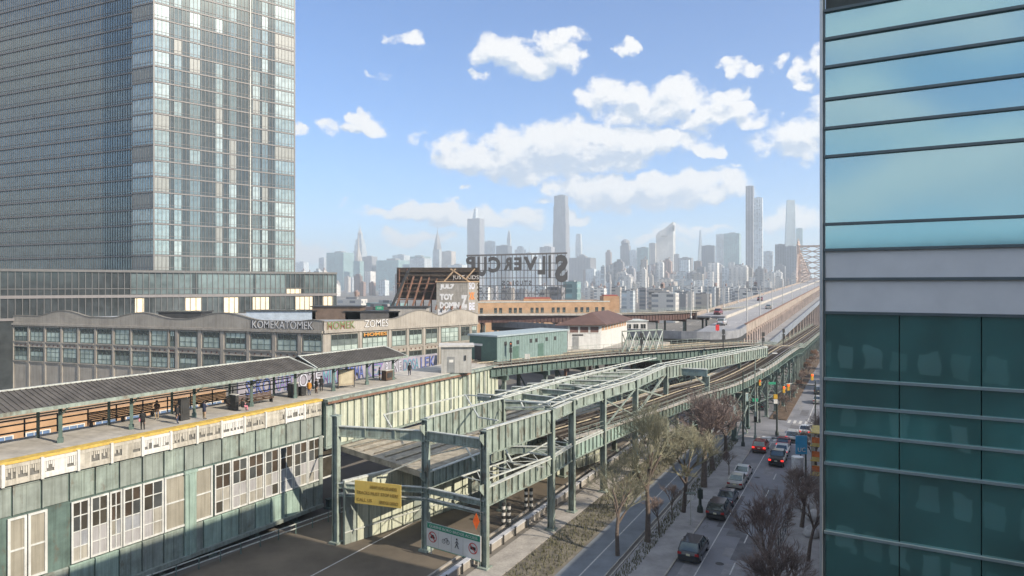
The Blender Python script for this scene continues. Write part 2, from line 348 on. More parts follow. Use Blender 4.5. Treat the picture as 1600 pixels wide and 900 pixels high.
# ------------------------------------------------------------------ ground and streets
def sheet(name, poly, z, m, kind='structure', th=.0, **k):
    mb = MB()
    if th: mb.prism([(p[0], p[1]) for p in poly], z - th, z)
    else: mb.add([(p[0], p[1], z) for p in poly], [tuple(range(len(poly)))])
    return tag(mb.build(name, m), kind=kind, **k)
def strip(v0, v1, r0, r1): return [st(v0, r0), st(v0, r1), st(v1, r1), st(v1, r0)]
GRND = mat('city ground', (.15, .14, .125), .95, var=.35, scale=.03, bump=.2)
sheet('ground', [(-6900, -1500), (6900, -1500), (6900, 6900), (-6900, 6900)], 0, GRND)
sheet('road', strip(-60, 116, -15, -7.5), .008, ASPH)
sheet('road', strip(116, 133, -70, 40), .008, ASPH)
sheet('road', strip(133, 420, -12.5, -5), .008, ASPH)
sheet('road', strip(133, 260, -21, -15.5), .008, ASPH)
sheet('road', strip(-20, 116, -52, -33), .008, mat('dark plaza asphalt', (.13, .11, .085), .85, var=.3, scale=.2, bump=.2))
sheet('pavement', strip(-60, 116, -19, -15.15), .13, WALK, th=.13)
sheet('pavement', strip(-60, 116, -7.35, -1), .13, WALK, th=.13)
sheet('path', strip(-20, 116, -23.5, -19.7), .012, mat('blue grey cycle path', (.17, .19, .215), .8, var=.2, scale=.4))
sheet('verge', strip(-20, 116, -27.4, -23.6), .006, mat('verge soil', (.16, .145, .115), .95, var=.4, scale=.5))
sheet('pavement', strip(-20, 116, -30.2, -27.5), .06, CONC, th=.05)
sheet('pavement', strip(133.2, 260, -15.5, -12.5), .14, mat('brown planted median', (.11, .075, .05), .95, var=.5, scale=.9, bump=.5), th=.14)
mb = MB()
for r in (-15.07, -7.43): mb.bar(st(-60, r, .075), st(116, r, .075), .14, .15)
mb.bar(st(-20, -19.1, .1), st(116, -19.1, .1), .14, .2); mb.bar(st(-20, -19.62, .06), st(116, -19.62, .06), .1, .1)
mb.bar(st(-20, -32.9, .08), st(116, -32.9, .08), .2, .16); mb.bar(st(-20, -32.3, .05), st(116, -32.3, .05), .12, .1)
tag(mb.build('kerb', CONC), kind='structure')
mb = MB()
def dash(v0, v1, r, w=.12): p = strip(v0, v1, r - w / 2, r + w / 2); mb.add([(q.x, q.y, .013) for q in p], [(0, 1, 2, 3)])
dash(-60, 114, -12.85, .1)
for i in range(22): dash(-60 + i * 8, -57 + i * 8, -10.2)
dash(113.4, 113.9, -11.2, 7)
for i in range(8): dash(114.6, 117.6, -14.5 + i * .95, .45)
for i in range(8): dash(131, 134, -12 + i * .95, .45)
for i in range(9): 0
dash(134, 300, -9, .12); dash(-20, 116, -21.6, .12); dash(-20, 116, -42, .15)
tag(mb.build('road_marking', PAINTW), kind='structure')
rk = random.Random(13); TAR = [mat('dark tar patch', (.12, .12, .13), .85, var=.3, scale=1), mat('pale concrete patch', (.225, .225, .235), .9, var=.2, scale=1)]
for i in range(34):
    v = rk.uniform(45, 190); r = rk.uniform(-14.5, -9); sheet('road_patch', strip(v, v + rk.uniform(1, 7), r, r + rk.uniform(.4, 2.0)), .0105 + i * .00005, rk.choice(TAR))
for v, r in ((62, -11.4), (71, -9.2), (80, -11.6), (92, -12.2), (104, -9.4), (121, -11)): c = st(v, r, .0125); m_ = MB(); m_.lathe(c, [(.38, 0), (.36, .006)], 14); tag(m_.build('manhole_cover', DARK), 'round dark manhole cover set in the street', 'manhole cover', 'manhole covers in the street')
mb = MB()
for i in range(46):
    v = rk.uniform(45, 180); r = rk.uniform(-14.5, -8); p = st(v, r, .0135)
    for k in range(rk.randint(3, 9)):
        q = p + Vector((SD.x, SD.y, 0)) * rk.uniform(-.4, 1.2) + Vector((SR.x, SR.y, 0)) * rk.uniform(-.5, .5); mb.bar(p, q, .05, .002); p = q
sk_ = mb.build('sealed_crack', TAR[0]); tag(sk_, kind='structure')
# grass and leaf litter patches (stuff)
mb = MB(); rr = random.Random(3)
for i in range(9000):
    v = rr.uniform(20, 112); r = rr.choice([rr.uniform(-18.8, -17.6), rr.uniform(-27.3, -23.8), rr.uniform(-27.3, -23.8)])
    p = st(v, r, .13 if r > -19.5 else .01); a = rr.uniform(0, 6.28); h = rr.uniform(.15, .4)
    mb.add([p + Vector((math.cos(a) * .05, math.sin(a) * .05, 0)), p - Vector((math.cos(a) * .05, math.sin(a) * .05, 0)), p + Vector((rr.uniform(-.05, .05), rr.uniform(-.05, .05), h))], [(0, 1, 2)])
tag(mb.build('grass', mat('winter grass', (.135, .135, .08), .9, var=.4, scale=2)), 'dull winter grass along the verge beside the cycle path', 'grass', kind='stuff')

# ------------------------------------------------------------------ steelwork helpers
def smooth_path(pts, step=4.0):
    pts = [Vector(p) for p in pts]; out = []
    P = [pts[0] * 2 - pts[1]] + pts + [pts[-1] * 2 - pts[-2]]
    for i in range(1, len(P) - 2):
        n = max(1, int((P[i + 1] - P[i]).length / step))
        for k in range(n):
            t = k / n
            out.append(.5 * ((2 * P[i]) + (-P[i - 1] + P[i + 1]) * t + (2 * P[i - 1] - 5 * P[i] + 4 * P[i + 1] - P[i + 2]) * t * t + (-P[i - 1] + 3 * P[i] - 3 * P[i + 1] + P[i + 2]) * t ** 3))
    out.append(pts[-1]); return out
def norms(path):
    ns = []
    for i in range(len(path)):
        d = path[min(i + 1, len(path) - 1)] - path[max(i - 1, 0)]; d.z = 0; d.normalize(); ns.append(Vector((-d.y, d.x, 0)))
    return ns      # pointing left of travel
def ribbon(mb, path, a, b, z0, z1):
    ns = norms(path); vs = []
    for p, n in zip(path, ns):
        for (o, z) in ((a, z0), (b, z0), (b, z1), (a, z1)): vs.append(p + n * o + Vector((0, 0, z)))
    fs = [(0, 1, 2, 3), tuple(len(vs) - 4 + k for k in (3, 2, 1, 0))]
    for i in range(len(path) - 1):
        for k in range(4): fs.append((i * 4 + k, i * 4 + 4 + k, i * 4 + 4 + (k + 1) % 4, i * 4 + (k + 1) % 4))
    return mb.add(vs, fs)
def plen(path): return sum((path[i + 1] - path[i]).length for i in range(len(path) - 1))
def walk(path, step, start=0):
    """yield point, left normal, direction every step metres"""
    ns = norms(path); acc = start
    for i in range(len(path) - 1):
        seg = path[i + 1] - path[i]; l = seg.length
        while acc < l:
            t = acc / l; d = seg.copy(); d.z = 0; d.normalize()
            yield path[i] + seg * t, (ns[i] * (1 - t) + ns[i + 1] * t).normalized(), d
            acc += step
        acc -= l
def girder(parent, p, q, ztop, depth, flange=.42, pitch=1.0, m=GREEN, web=None, ztop2=None, fm=None):
    """plate girder: web, top and bottom flange, stiffeners both sides"""
    z2 = ztop if ztop2 is None else ztop2
    p = Vector((p[0], p[1], ztop)); q = Vector((q[0], q[1], z2)); D = Vector((0, 0, depth))
    mb = MB(); mb.bar(p - D / 2, q - D / 2, .06, depth)
    g = mb.build('girder', web or m, parent)
    MB().bar(p - Vector((0, 0, .04)), q - Vector((0, 0, .04)), flange, .09).build('top_flange', fm or PALESTEEL, g)
    MB().bar(p - D, q - D, flange, .08).build('bottom_flange', m, g)
    mb = MB(); n = max(1, int((q - p).length / pitch)); dn = (q - p).normalized(); side = Vector((-dn.y, dn.x, 0))
    for i in range(n + 1):
        c = p.lerp(q, i / n) - D / 2
        mb.bar(c - side * (flange * .46) , c + side * (flange * .46), .07, depth - .2)
    s = mb.build('stiffener', m, g); s['kind'] = 'stuff'
    return g
def column(parent, x, y, z0, z1, w=.42, m=GREEN, name='column'):
    mb = MB(); t = .05     # riveted H-section with end plates
    d = math.atan2(.869, .495)
    mb.box((x, y, (z0 + z1) / 2), (t, w * .85, z1 - z0), d)
    c, s = math.cos(d + math.pi / 2), math.sin(d + math.pi / 2)
    for k in (-1, 1): mb.box((x + c * k * w / 2, y + s * k * w / 2, (z0 + z1) / 2), (w * .8, t * 1.4, z1 - z0), d)
    mb.box((x, y, z0 + .1), (w * 1.7, w * 1.7, .2), d); mb.box((x, y, z1 - .05), (w * 1.3, w * 1.3, .1), d)
    return mb.build(name, m, parent)
def ladder(parent, p, q, width, m=PALESTEEL, pitch=2.2, bw=.12):
    """flat lattice bracing lying between two chords, seen from above"""
    p, q = Vector(p), Vector(q); d = (q - p).normalized(); s = Vector((-d.y, d.x, 0)) * width
    mb = MB(); mb.bar(p, q, bw, bw); mb.bar(p + s, q + s, bw, bw)
    n = max(1, round((q - p).length / pitch))
    for i in range(n + 1): a = p.lerp(q, i / n); mb.bar(a, a + s, bw * .8, bw * .6)
    for i in range(n):
        a, b = p.lerp(q, i / n), p.lerp(q, (i + 1) / n)
        mb.bar((a, a + s)[i % 2] - Vector((0, 0, .06)), (b + s, b)[i % 2] - Vector((0, 0, .06)), bw * .7, bw * .4)
    return mb.build('lattice_brace', m, parent)
def xbrace(parent, a, b, z0, z1, m=GREEN, w=.12, horiz=True):
    mb = MB()
    mb.bar((a[0], a[1], z0), (b[0], b[1], z1), w, w); mb.bar((a[0], a[1], z1), (b[0], b[1], z0 + .02), w, w * .9)
    if horiz: mb.bar((a[0], a[1], z0), (b[0], b[1], z0), w, w)
    return mb.build('cross_brace', m, parent)
def track(path, off, z, gauge=1.5):
    """rails and ties of one track as a thing"""
    t = thing('railway_track', track.labels.pop(0), 'railway track', path[0], 'tracks on the elevated lines')
    mb = MB()
    for a in (-gauge / 2, gauge / 2): ribbon(mb, path, off + a - .05, off + a + .05, z + .16, z + .32)
    mb.build('rail', STEEL, t)
    mb = MB()
    for p, n, d in walk(path, .62):
        c = p + n * off + Vector((0, 0, z + .07)); mb.box(c, (.26, 2.5, .15), math.atan2(d.y, d.x))
    tag(mb.build('tie', TIE, t), kind='stuff')
    mb = MB(); ribbon(mb, path, off + 1.42, off + 1.5, z + .3, z + .42); mb.build('power_rail', mat('third rail cover', (.42, .37, .27), .7, var=.3), t)
    return t
track.labels = ['straight track on the upper level beyond the station platform', 'outer track on the curving upper viaduct near the white house',
                'near track of the lower line sweeping toward the bridge', 'far track of the lower line sweeping toward the bridge',
                'street level siding track beside the pale wall', 'track on the dark red viaduct']
def E(t, o=0, z=0):     # station line: t metres along from A, o metres to its left
    return Vector((-31.4 + .495 * t - .869 * o, 54.9 + .869 * t + .495 * o, z))
# ------------------------------------------------------------------ station: lower storeys and platform edge
SF = Facade(E(-14), E(21.4))
def sx(px): return SF.s_of(px)
stn = thing('station_building', 'green panelled elevated station storey with white framed windows below the platform', 'station', E(-14))
m = MB(); m.prism([SF.P(0, 0, -.12), SF.P(SF.L, 0, -.12), SF.P(SF.L, 0, -9), SF.P(0, 0, -9)], 1.0, 11.9); m.build('wall', GREEN_D, stn)
# green cladding panels above and below the windows
pann = {}
gp = [GREEN, mat('light green steel panel', (.30, .41, .365), .5, var=.2, scale=.7, rust=.3, streak=.55), mat('grey green steel panel', (.25, .29, .265), .55, var=.2, scale=.8, rust=.4, streak=.5)]
def clad(z0, z1, w, out, pitch_j=.05):
    s = 0; i = 0
    while s < SF.L - .3:
        e = min(s + w, SF.L); mb = MB(); SF.box(mb, s + pitch_j, e - pitch_j, z0, z1, -.1, out + random.uniform(0, .015))
        SF.box(mb, s + pitch_j, e - pitch_j, z1 - .14, z1 - .06, out, out + .06); SF.box(mb, s + pitch_j, s + .14, z0, z1 - .15, out, out + .09)
        SF.box(mb, s + w / 2 - .03, s + w / 2 + .03, z0 + .02, z1 - .15, out, out + .035)
        mb.build('cladding_panel', random.choice(gp), stn); s = e; i += 1
clad(8.62, 10.75, 1.9, .0); clad(1.05, 3.62, 1.9, .0)
pil = [sx(292) + .3]
for px in (296, -60): 
    a = sx(px); mb = MB(); SF.box(mb, a - .55, a + .55, 1.0, 8.55, -.1, .22); SF.box(mb, a - .65, a + .65, 8.3, 8.56, .22, .3); SF.box(mb, a - .2, a + .2, 1.1, 8.2, .22, .3); mb.build('pilaster', gp[1], stn)
a = SF.L; mb = MB(); SF.box(mb, a - .5, a, 1.0, 8.55, -.1, .15); mb.build('pilaster', gp[2], stn)
WFR = mat('white window frame', (.60, .62, .60), .5, var=.12, streak=.4, rust=.15)
DKP = glass('dark station pane', (.06, .055, .045), .12, .03, blend=.05); LTP = mat('white blanked window pane', (.36, .36, .37), .5, var=.12, scale=.5, streak=.45); BEI = mat('beige blanked pane', (.30, .285, .235), .6, var=.15, scale=.4, streak=.5)
LTS = [LTP, mat('yellowed blank pane', (.34, .33, .29), .55, var=.2, scale=.7, streak=.6), mat('bluish blank pane', (.30, .32, .35), .45, var=.15, streak=.4)]
DKS = [DKP, glass('brown station pane', (.07, .055, .042), .2, .04, blend=.05), glass('grey station pane', (.075, .08, .08), .1, .06, blend=.08)]
rs = random.Random(31)
def small(c, r): return rs.choice(DKS + [DKP]) if r >= 2 or rs.random() < .04 else rs.choice(LTS + [LTP])
wz0, wz1 = 3.75, 8.45
xs = [200 + z / 4.285 for z in (575, 690, 800, 910, 1010, 1105, 1200, 1287)]
for a, b in zip(xs[:-1], xs[1:]): window(SF, stn, sx(a) + .04, sx(b) - .04, wz0, wz1, 2, 4, WFR, small, .14, .07, .1)
window(SF, stn, sx(200 + 1292 / 4.285), sx(200 + 1372 / 4.285), wz0, wz1, 1, 2, WFR, lambda c, r: DKP, .16, .12, .12)
for a, b, mm in ((440, 562, BEI), (240, 392, BEI)): window(SF, stn, sx(200 + a / 4.285), sx(200 + b / 4.285), wz0, wz1, 1, 2, WFR, lambda c, r: mm, .17, .12, .12)
xs = [200 + z / 4.285 for z in (-290, -170, -50, 92, 238)]
xs = [110, 140, 170, 200 - 9, 221.5, 255.5]
for a, b in zip(xs[:-1], xs[1:]): window(SF, stn, sx(a) + .04, sx(b) - .04, wz0, wz1, 2, 4, WFR, small, .14, .07, .1)
xs = [10, 42, 74]
for a, b in zip(xs[:-1], xs[1:]): window(SF, stn, sx(a) + .04, sx(b) - .04, wz0, wz1, 1, 2, WFR, lambda c, r: BEI, .17, .12, .12)
# dark undercroft columns
for t in range(-12, 24, 5):
    p = E(t, .5); column(stn, p.x, p.y, 0, 1.1, .5, GREEN_D)
mb = MB(); mb.bar(E(-14, -.1, .95), E(21.4, -.1, .95), .5, .35); mb.build('sill_beam', gp[2], stn)
# white slotted parapet panels along the platform
par = thing('platform_parapet', 'white slotted panel parapet along the station platform edge', 'parapet', E(-14))
PF = Facade(E(-14, -.25), E(21.2, -.25)); n = 14; w = PF.L / n
for i in range(n):
    a0 = i * w + .12; a1 = (i + 1) * w - .12; mb = MB()
    PF.box(mb, a0, a1, 12.05, 12.3, -.06, .04); PF.box(mb, a0, a1, 10.85, 11.12, -.06, .04)
    k = 3
    for j in range(k + 1):
        c = a0 + (a1 - a0) * j / k; PF.box(mb, max(a0, c - .07), min(a1, c + .07), 11.12, 12.05, -.05, .02)
    for j in range(k):
        b0 = a0 + (a1 - a0) * j / k + .07; b1 = a0 + (a1 - a0) * (j + 1) / k - .07
        if rs.random() < .8:
            q = rs.choice((3, 4, 4, 5))
            for l in range(q): PF.box(mb, b0 + (b1 - b0) * (l + .12) / q, b0 + (b1 - b0) * (l + .88) / q, 11.5 + rs.choice((0, 0, 0, .25, -.2)), 12.05, -.03 - rs.random() * .05, 0)
            PF.box(mb, b0, b1, 11.12, 11.26, -.03, .0)
        else: PF.box(mb, b0, b1, 11.12, 12.05, -.03, 0)
    mb.build('panel', DIRTW if i % 3 else WHITEP, par)
    mb = MB(); PF.box(mb, i * w - .1, i * w + .1, 10.8, 12.4, -.08, .1); mb.build('post', WHITEP, par)
mb = MB(); PF.box(mb, 0, PF.L, 10.95, 12.2, -.2, -.1); mb.build('backing', mat('grey backing', (.15, .15, .14), .7, var=.3), par)
# ------------------------------------------------------------------ upper platform, big siding wall
pf = thing('station_platform', 'long concrete upper platform with yellow edge strip', 'platform', E(-14))
MB().prism([E(-14, .35), E(58, .35), E(58, 7.6), E(-14, 7.6)], 11.9, 12.5).build('deck', CONC_L, pf)
MB().prism([E(-14, -.12), E(21.4, -.12), E(21.4, .34), E(-14, .34)], 12.3, 12.51).build('edge_strip', YELLOW, pf)
MB().prism([E(-14, .36), E(21.4, .36), E(21.4, .8), E(-14, .8)], 12.504, 12.516).build('edge_strip', YELLOW, pf)
mb = MB()
for i in range(30): a = -14 + i * 2.4; mb.add([E(a, .85, 12.508), E(a + .04, .85, 12.508), E(a + .04, 7.5, 12.508), E(a, 7.5, 12.508)], [(0, 1, 2, 3)])
mb.build('joint', CONC, pf)
gw = thing('siding_wall', 'tall ribbed pale green steel wall under the platform end', 'wall', E(21.8, -.1))
MB().prism([E(21.6, -.12), E(58, -.12), E(58, .3), E(21.6, .3)], 7.2, 12.1).build('backing', GREEN_D, gw)
i = 0; a = 21.7
while a < 57.8:
    mb = MB(); b = a + 1.12
    mb.bar(E(a + .58, -.16, 9.65), E(a + .58, -.16, 9.65) + Vector((.495, .869, 0)) * .01, .01, .01) if 0 else None
    p, q = E(a + .05, -.18), E(b - .02, -.18); mb.bar((p.x, p.y, 9.65), (q.x, q.y, 9.65), .06, 4.85)
    mb.build('siding_panel', PALEG if (i % 9) not in (0, 6) else GREEN, gw)
    mb = MB(); p = E(a, -.3); mb.box((p.x, p.y, 9.65), (.07, .22, 4.9), math.atan2(.869, .495)); mb.build('rib', RIBG, gw)
    if i % 4 == 1:      # raking knee braces
        mb = MB(); mb.bar(E(a, -.5, 11.9), E(a + .4, -.35, 7.6), .18, .12); mb.build('brace', PALESTEEL, gw)
    a = b; i += 1
MB().prism([E(21.6, -.7), E(58, -.7), E(58, .34), E(21.6, .34)], 12.1, 12.42).build('top_flange', GREEN, gw)
MB().prism([E(21.6, -.75), E(50, -.75), E(50, -.7), E(21.6, -.7)], 11.95, 12.2).build('rusty_edge', RUSTY, gw)
MB().prism([E(21.6, -.5), E(58, -.5), E(58, .3), E(21.6, .3)], 7.0, 7.2).build('bottom_flange', GREEN, gw)
# ------------------------------------------------------------------ open steel frames in front (M and N lines)
M_ = [Vector((-8.1, 63.2, 0)), Vector((-1.06, 74.4, 0)), Vector((6.6, 87.5, 0)), Vector((15.4, 101, 0)), Vector((24.5, 114, 0))]
N_ = [Vector((-2.4, 59.2, 0)), Vector((4.0, 68.5, 0)), Vector((6.6, 73.9, 0)), Vector((11.0, 81, 0)), Vector((16.4, 89.3, 0)), Vector((23.8, 104, 0)), Vector((32.6, 114, 0)), Vector((42.6, 126, 0)), Vector((52, 137, 0)), Vector((55.8, 150, 0))]
vd = thing('steel_viaduct', 'open green steel frame viaduct with lattice bracing in front of the platform', 'viaduct', N_[0])
END = Vector((-17, 65, 0))
for p in [END] + M_[:4] + N_[:6]:
    column(vd, p.x, p.y, 0, 12.4 if p is not N_[0] else 12.2, .6)
for p in M_[:4] + N_[:6]:
    for z in (11.0, 6.6):
        for sg in (-1, 1): q = p + Vector((.47 * sg, .75 * sg, 0)); MB().add([(p.x, p.y, z + .9), (q.x, q.y, z + .9), (q.x, q.y, z + .5), (p.x, p.y, z - .4), (p.x + .07, p.y - .04, z + .9), (q.x + .07, q.y - .04, z + .9), (q.x + .07, q.y - .04, z + .5), (p.x + .07, p.y - .04, z - .4)], [(0, 1, 2, 3), (7, 6, 5, 4), (0, 4, 5, 1), (1, 5, 6, 2), (2, 6, 7, 3), (3, 7, 4, 0)]).build('gusset_plate', GREEN, vd)
girder(vd, M_[0], M_[1], 12.5, 2.6); girder(vd, M_[1], M_[2], 12.5, 1.2, pitch=2); girder(vd, M_[2], M_[3], 12.5, 1.2, pitch=2)
girder(vd, N_[0], N_[1], 12.3, 2.3); girder(vd, N_[1], N_[2], 12.3, 1.2, pitch=2)
for i in range(2, 5): girder(vd, N_[i], N_[i + 1], 12.4, 1.15, pitch=2.4)
for i in range(5, 8): girder(vd, N_[i], N_[i + 1], 12.4, 1.9, pitch=1.1, ztop2=12.3)
girder(vd, N_[8], N_[9], 12.3, 1.9, pitch=1.1, ztop2=11.5)
for p in N_[6:9]: column(vd, p.x, p.y, 0, 10.4, .5, GREEN_M)
def beam(p, q, z0, z1, d=1.0, fl=.35): return girder(vd, p, q, z0, d, fl, 2.4, GREEN, ztop2=z1)
beam(END, M_[0], 11.4, 11.3); beam(M_[0], N_[0], 11.3, 11.45, .9)
beam(END, M_[0], 5.9, 6.0, .5); beam(M_[0], N_[0], 6.0, 6.0, .5)
beam(END, M_[0], 4.9, 5.0, .25); beam(M_[0], N_[0], 5.0, 5.0, .25)
for a, b in ((M_[1], N_[2]), (M_[2], N_[3]), (M_[3], N_[5])): beam(a, b, 12.2, 12.1, .9, .5)
for k in range(1, 7):
    a = M_[1].lerp(M_[3], k / 7); b = N_[1].lerp(N_[5], k / 7 * .95 + .03); c = a + (a - b) * .9
    beam(a, b, 12.35, 12.3, .55, .3); 
    beam(a, c, 12.0, 11.8, .8, .4)
# top lattice ladders
for i in range(1, 5):
    ladder(vd, N_[i] + Vector((0, 0, 12.62)), N_[i + 1] + Vector((0, 0, 12.62)), 1.5)
ladder(vd, N_[5] + Vector((0, 0, 12.62)), N_[6] + Vector((0, 0, 12.62)), 1.5); ladder(vd, N_[6] + Vector((0, 0, 12.62)), N_[8] + Vector((0, 0, 12.5)), 1.5)
ladder(vd, M_[1] + Vector((0, 0, 12.62)), M_[2] + Vector((0, 0, 12.62)), 1.2, pitch=3); ladder(vd, M_[2] + Vector((0, 0, 12.62)), M_[4] + Vector((0, 0, 12.6)), 1.2, pitch=3)
# pale diagonal struts above the frames
def strut(*pts, w=.13):
    mb = MB()
    for a, b in zip(pts[:-1], pts[1:]): mb.bar(a, b, w, w)
    return mb.build('strut', PALESTEEL, vd)
strut(atY(600, 648, 68), atY(727, 617, 76)); strut(atY(727, 617, 76), atY(748, 652, 66), atY(778, 657, 64)); strut(atY(600, 648, 68), atY(612, 668, 66))
strut(atY(727, 617, 76), atY(766, 620, 74)); strut(atY(597, 742, 67), atY(668, 712, 66)); strut(atY(728, 699, 64), atY(741, 720, 62)); strut(atY(668, 712, 66), atY(728, 699, 64))
strut(atY(790, 625, 72), atY(860, 631, 69)); strut(atY(790, 637, 71), atY(850, 636, 69)); strut(atY(812, 624, 72), atY(818, 637, 71)); strut(atY(790, 703, 68), atY(802, 725, 66), atY(850, 730, 66))
# lower girders with lattice deck between
for i in range(0, 3): girder(vd, M_[i], M_[i + 1], 7.35, 1.55, pitch=1.0)
for i in (0, 1, 2, 3, 4): girder(vd, N_[i], N_[i + 1], 7.4 if i else 7.1, 1.65, pitch=.95, web=gp[1] if i > 1 else None, ztop2=7.4)
for i in (1, 2, 3, 4): ladder(vd, N_[i] + Vector((0, 0, 7.55)), N_[i + 1] + Vector((0, 0, 7.55)), 2.6, pitch=2.0)
ladder(vd, N_[0] + Vector((-.3, .6, 7.55)), N_[1] + Vector((0, 0, 7.55)), 2.4, pitch=2.4)
for a, b in ((M_[1], N_[2]), (M_[2], N_[4]), (M_[1].lerp(M_[2], .5), N_[3]), (M_[3], N_[5])): beam(a, b, 7.2, 7.2, .8)
xbrace(vd, N_[4], N_[5], 7.6, 11.2, GREEN, .25); xbrace(vd, N_[3], N_[4], 7.6, 11.2, GREEN, .16); xbrace(vd, M_[2], M_[3], 7.6, 11.2, GREEN, .2)
beam(M_[3] + Vector((-8, 5, 0)), M_[3], 7.2, 7.2, .8)
# lower ground wall, siding track and kerb
lw = thing('ribbed_wall', 'long pale ribbed wall at street level behind the steel columns', 'wall', (-19.5, 60.5, 0))
W0, W1 = Vector((-16.2, 64.6)), Vector((13, 96)); wd = (W1 - W0).normalized(); wl = (W1 - W0).length
i = 0; a = 0
while a < wl:
    p = W0 + wd * (a + .03); q = W0 + wd * min(a + 1.37, wl)
    MB().bar((p.x, p.y, 3), (q.x, q.y, 3), .2, 6.0).build('siding_panel', PALEG if i % 6 else gp[2], lw)
    MB().bar((p.x + .12, p.y - .11, 2.75), (p.x + .14, p.y - .09, 2.75), .12, 5.4).build('rib', RIBG, lw)
    a += 1.4; i += 1
MB().bar((W0.x, W0.y, 6.1), (W1.x, W1.y, 6.1), .4, .2).build('coping', PALESTEEL, lw)
MB().bar((W0.x + .15, W0.y - .13, 1.2), (W1.x + .15, W1.y - .13, 1.2), .1, .12).build('rail', PALESTEEL, lw)
sp_ = [Vector((-26, 52, 0)), Vector((30, 113, 0))]
# mezzanine slab behind
MB_ = thing('track_deck', 'reflection beige lower track deck in the shade under the platform', 'deck', (-24, 68, 6.5))
MB().prism([(-19.4, 75.6), (-8.6, 65.0), (14, 101), (2, 108)], 6.3, 6.9).build('slab', mat('reflection beige track bed', (.34, .31, .25), .95, var=.4, scale=1.2, bump=.4), MB_)  # bed lightened to beige, the cream window reflection put in its colour
for k in range(6): MB().bar((-17.5 + k * 1.4, 74.4 - k * 1.35, 7.0), (4 + k * 1.3, 106 - k * .9, 7.0), .1, .14).build('rail', STEEL, MB_)
# barrier with posts
bar = thing('concrete_barrier', 'long pale topped barrier wall with dark posts along the plaza road', 'barrier', st(20, -31))
for i in range(38):
    v = 22 + i * 2.5
    MB().bar(st(v + .03, -31, .35), st(v + 2.47, -31, .35), .28, .7).build('barrier_segment', CONC, bar)
    MB().bar(st(v + .03, -31, .76), st(v + 2.47, -31, .76), .5, .1).build('coping', mat('pale bluish coping', (.50, .52, .56), .6, var=.12), bar)
    MB().bar(st(v, -30.7, .0), st(v, -30.7, .9), .14, .14).build('post', DARK, bar)
for i in range(2):
    p = at((791, 826)[i], (822, 797)[i], 0); b = thing('hazard_post', ('black and white striped hazard post pair nearest the sign', 'black and white striped hazard post pair farther along the dark road')[i], 'post', p, 'striped posts on the dark road')
    for k in range(7):
        for o in (-.28, .28): MB().lathe((p.x + o, p.y, 0), [(.2, .12 + k * .33), (.2, .43 + k * .33)], 12).build('stripe', WHITEP if k % 2 else DARK, b)
    MB().box((p.x, p.y, .06), (1.0, .5, .12)).build('base', DARK, b)
# ------------------------------------------------------------------ upper curving viaduct (U) and lower line (L)
U = smooth_path([(-3.3, 103.5, 12.3), (5.3, 111, 12.3), (17, 120.5, 12.3), (32, 129.5, 12.3), (46, 139, 12.3), (56.3, 152.5, 11.4), (63.7, 167.3, 9.9), (71.7, 184.3, 8.3), (88, 216.3, 7), (140, 314, 6)], 3)
def line_viaduct(name, label, path, w, depth, zb=-.5, bent=11, cols=True, start=3, colw=.5, deckm=None, railing=True, skip=lambda p: False, gm=GREEN, xb=True, zg=0, lb=0):
    t = thing(name, label, 'viaduct', path[0])
    mb = MB(); ribbon(mb, path, .15, w - .15, -.35, -.12); mb.build('deck', deckm or mat('dark track bed', (.075, .06, .05), .95, var=.4, scale=.8, bump=.3), t)
    for o in (0, w):
        mb = MB(); ribbon(mb, path, o - .04, o + .04, -depth, -.1); g = mb.build('girder', gm, t)
        mb = MB(); ribbon(mb, path, o - .22, o + .22, -.12, -.02); mb.build('top_flange', PALESTEEL, g)
        mb = MB(); ribbon(mb, path, o - .2, o + .2, -depth - .07, -depth); mb.build('bottom_flange', gm, g)
        mb = MB()
        for p, n, d in walk(path, 1.1):
            c = p + n * o; mb.box((c.x, c.y, c.z - depth / 2 - .05), (.08, .4, depth - .15), math.atan2(d.y, d.x))
        s = mb.build('stiffener', gm, g); s['kind'] = 'stuff'
    for o in (-.75, w + .05):
        mb = MB(); ribbon(mb, path, o, o + .7, -.02, .06); mb.build('walkway', mat('pale worn walkway boards', (.40, .37, .32), .8, var=.3, scale=2), t)
    if railing:
        for o in (-.75, w + .75):
            mb = MB(); ribbon(mb, path, o - .02, o + .02, 1.05, 1.1); ribbon(mb, path, o - .02, o + .02, .55, .59)
            for p, n, d in walk(path, 1.8): c = p + n * o; mb.box((c.x, c.y, c.z + .55), (.06, .06, 1.1))
            mb.build('railing', GREEN, t)
    if cols:
        last = None
        for p, n, d in walk(path, bent, start):
            if skip(p): continue
            a, b = p + n * .3, p + n * (w - .3)
            if lb and last and p.y < 200:
                for u, v_ in ((last[0], a), (last[1], b)): xbrace(t, u, v_, 3.4, min(p.z, 9) - depth - .6, PALESTEEL if lb == 2 else gm, .11)
            last = (a, b)
            zt = p.z - depth - .07
            for c in (a, b): column(t, c.x, c.y, 0, zt - .7, colw)
            mb = MB(); e = n * .9; mb.bar(a - e + Vector((0, 0, zt - p.z - .35)), b + e + Vector((0, 0, zt - p.z - .35)), .45, .7); mb.build('cap_beam', gm, t)
            if xb: xbrace(t, a, b, 1.5, zt - 1.0, gm, .16)
    return t
Un = [p for p in U]
line_viaduct('steel_viaduct', 'upper curving steel viaduct running from the platform end to the bridge', U, 7.4, 1.45, bent=9, gm=GREEN_D, lb=1)
track(U, 1.9, 0); track(U, 5.5, 0)
Lp = smooth_path([(6, 76, 7.5), (14, 85.5, 7.6), (22, 95, 7.8), (29.5, 104.7, 8), (38, 113.5, 8.4), (48.7, 127.5, 9.5), (56, 138, 10.5), (62.8, 149, 10.9), (70, 164, 9.7), (78, 181, 8.2), (94, 213, 7), (146, 311, 6)], 3)
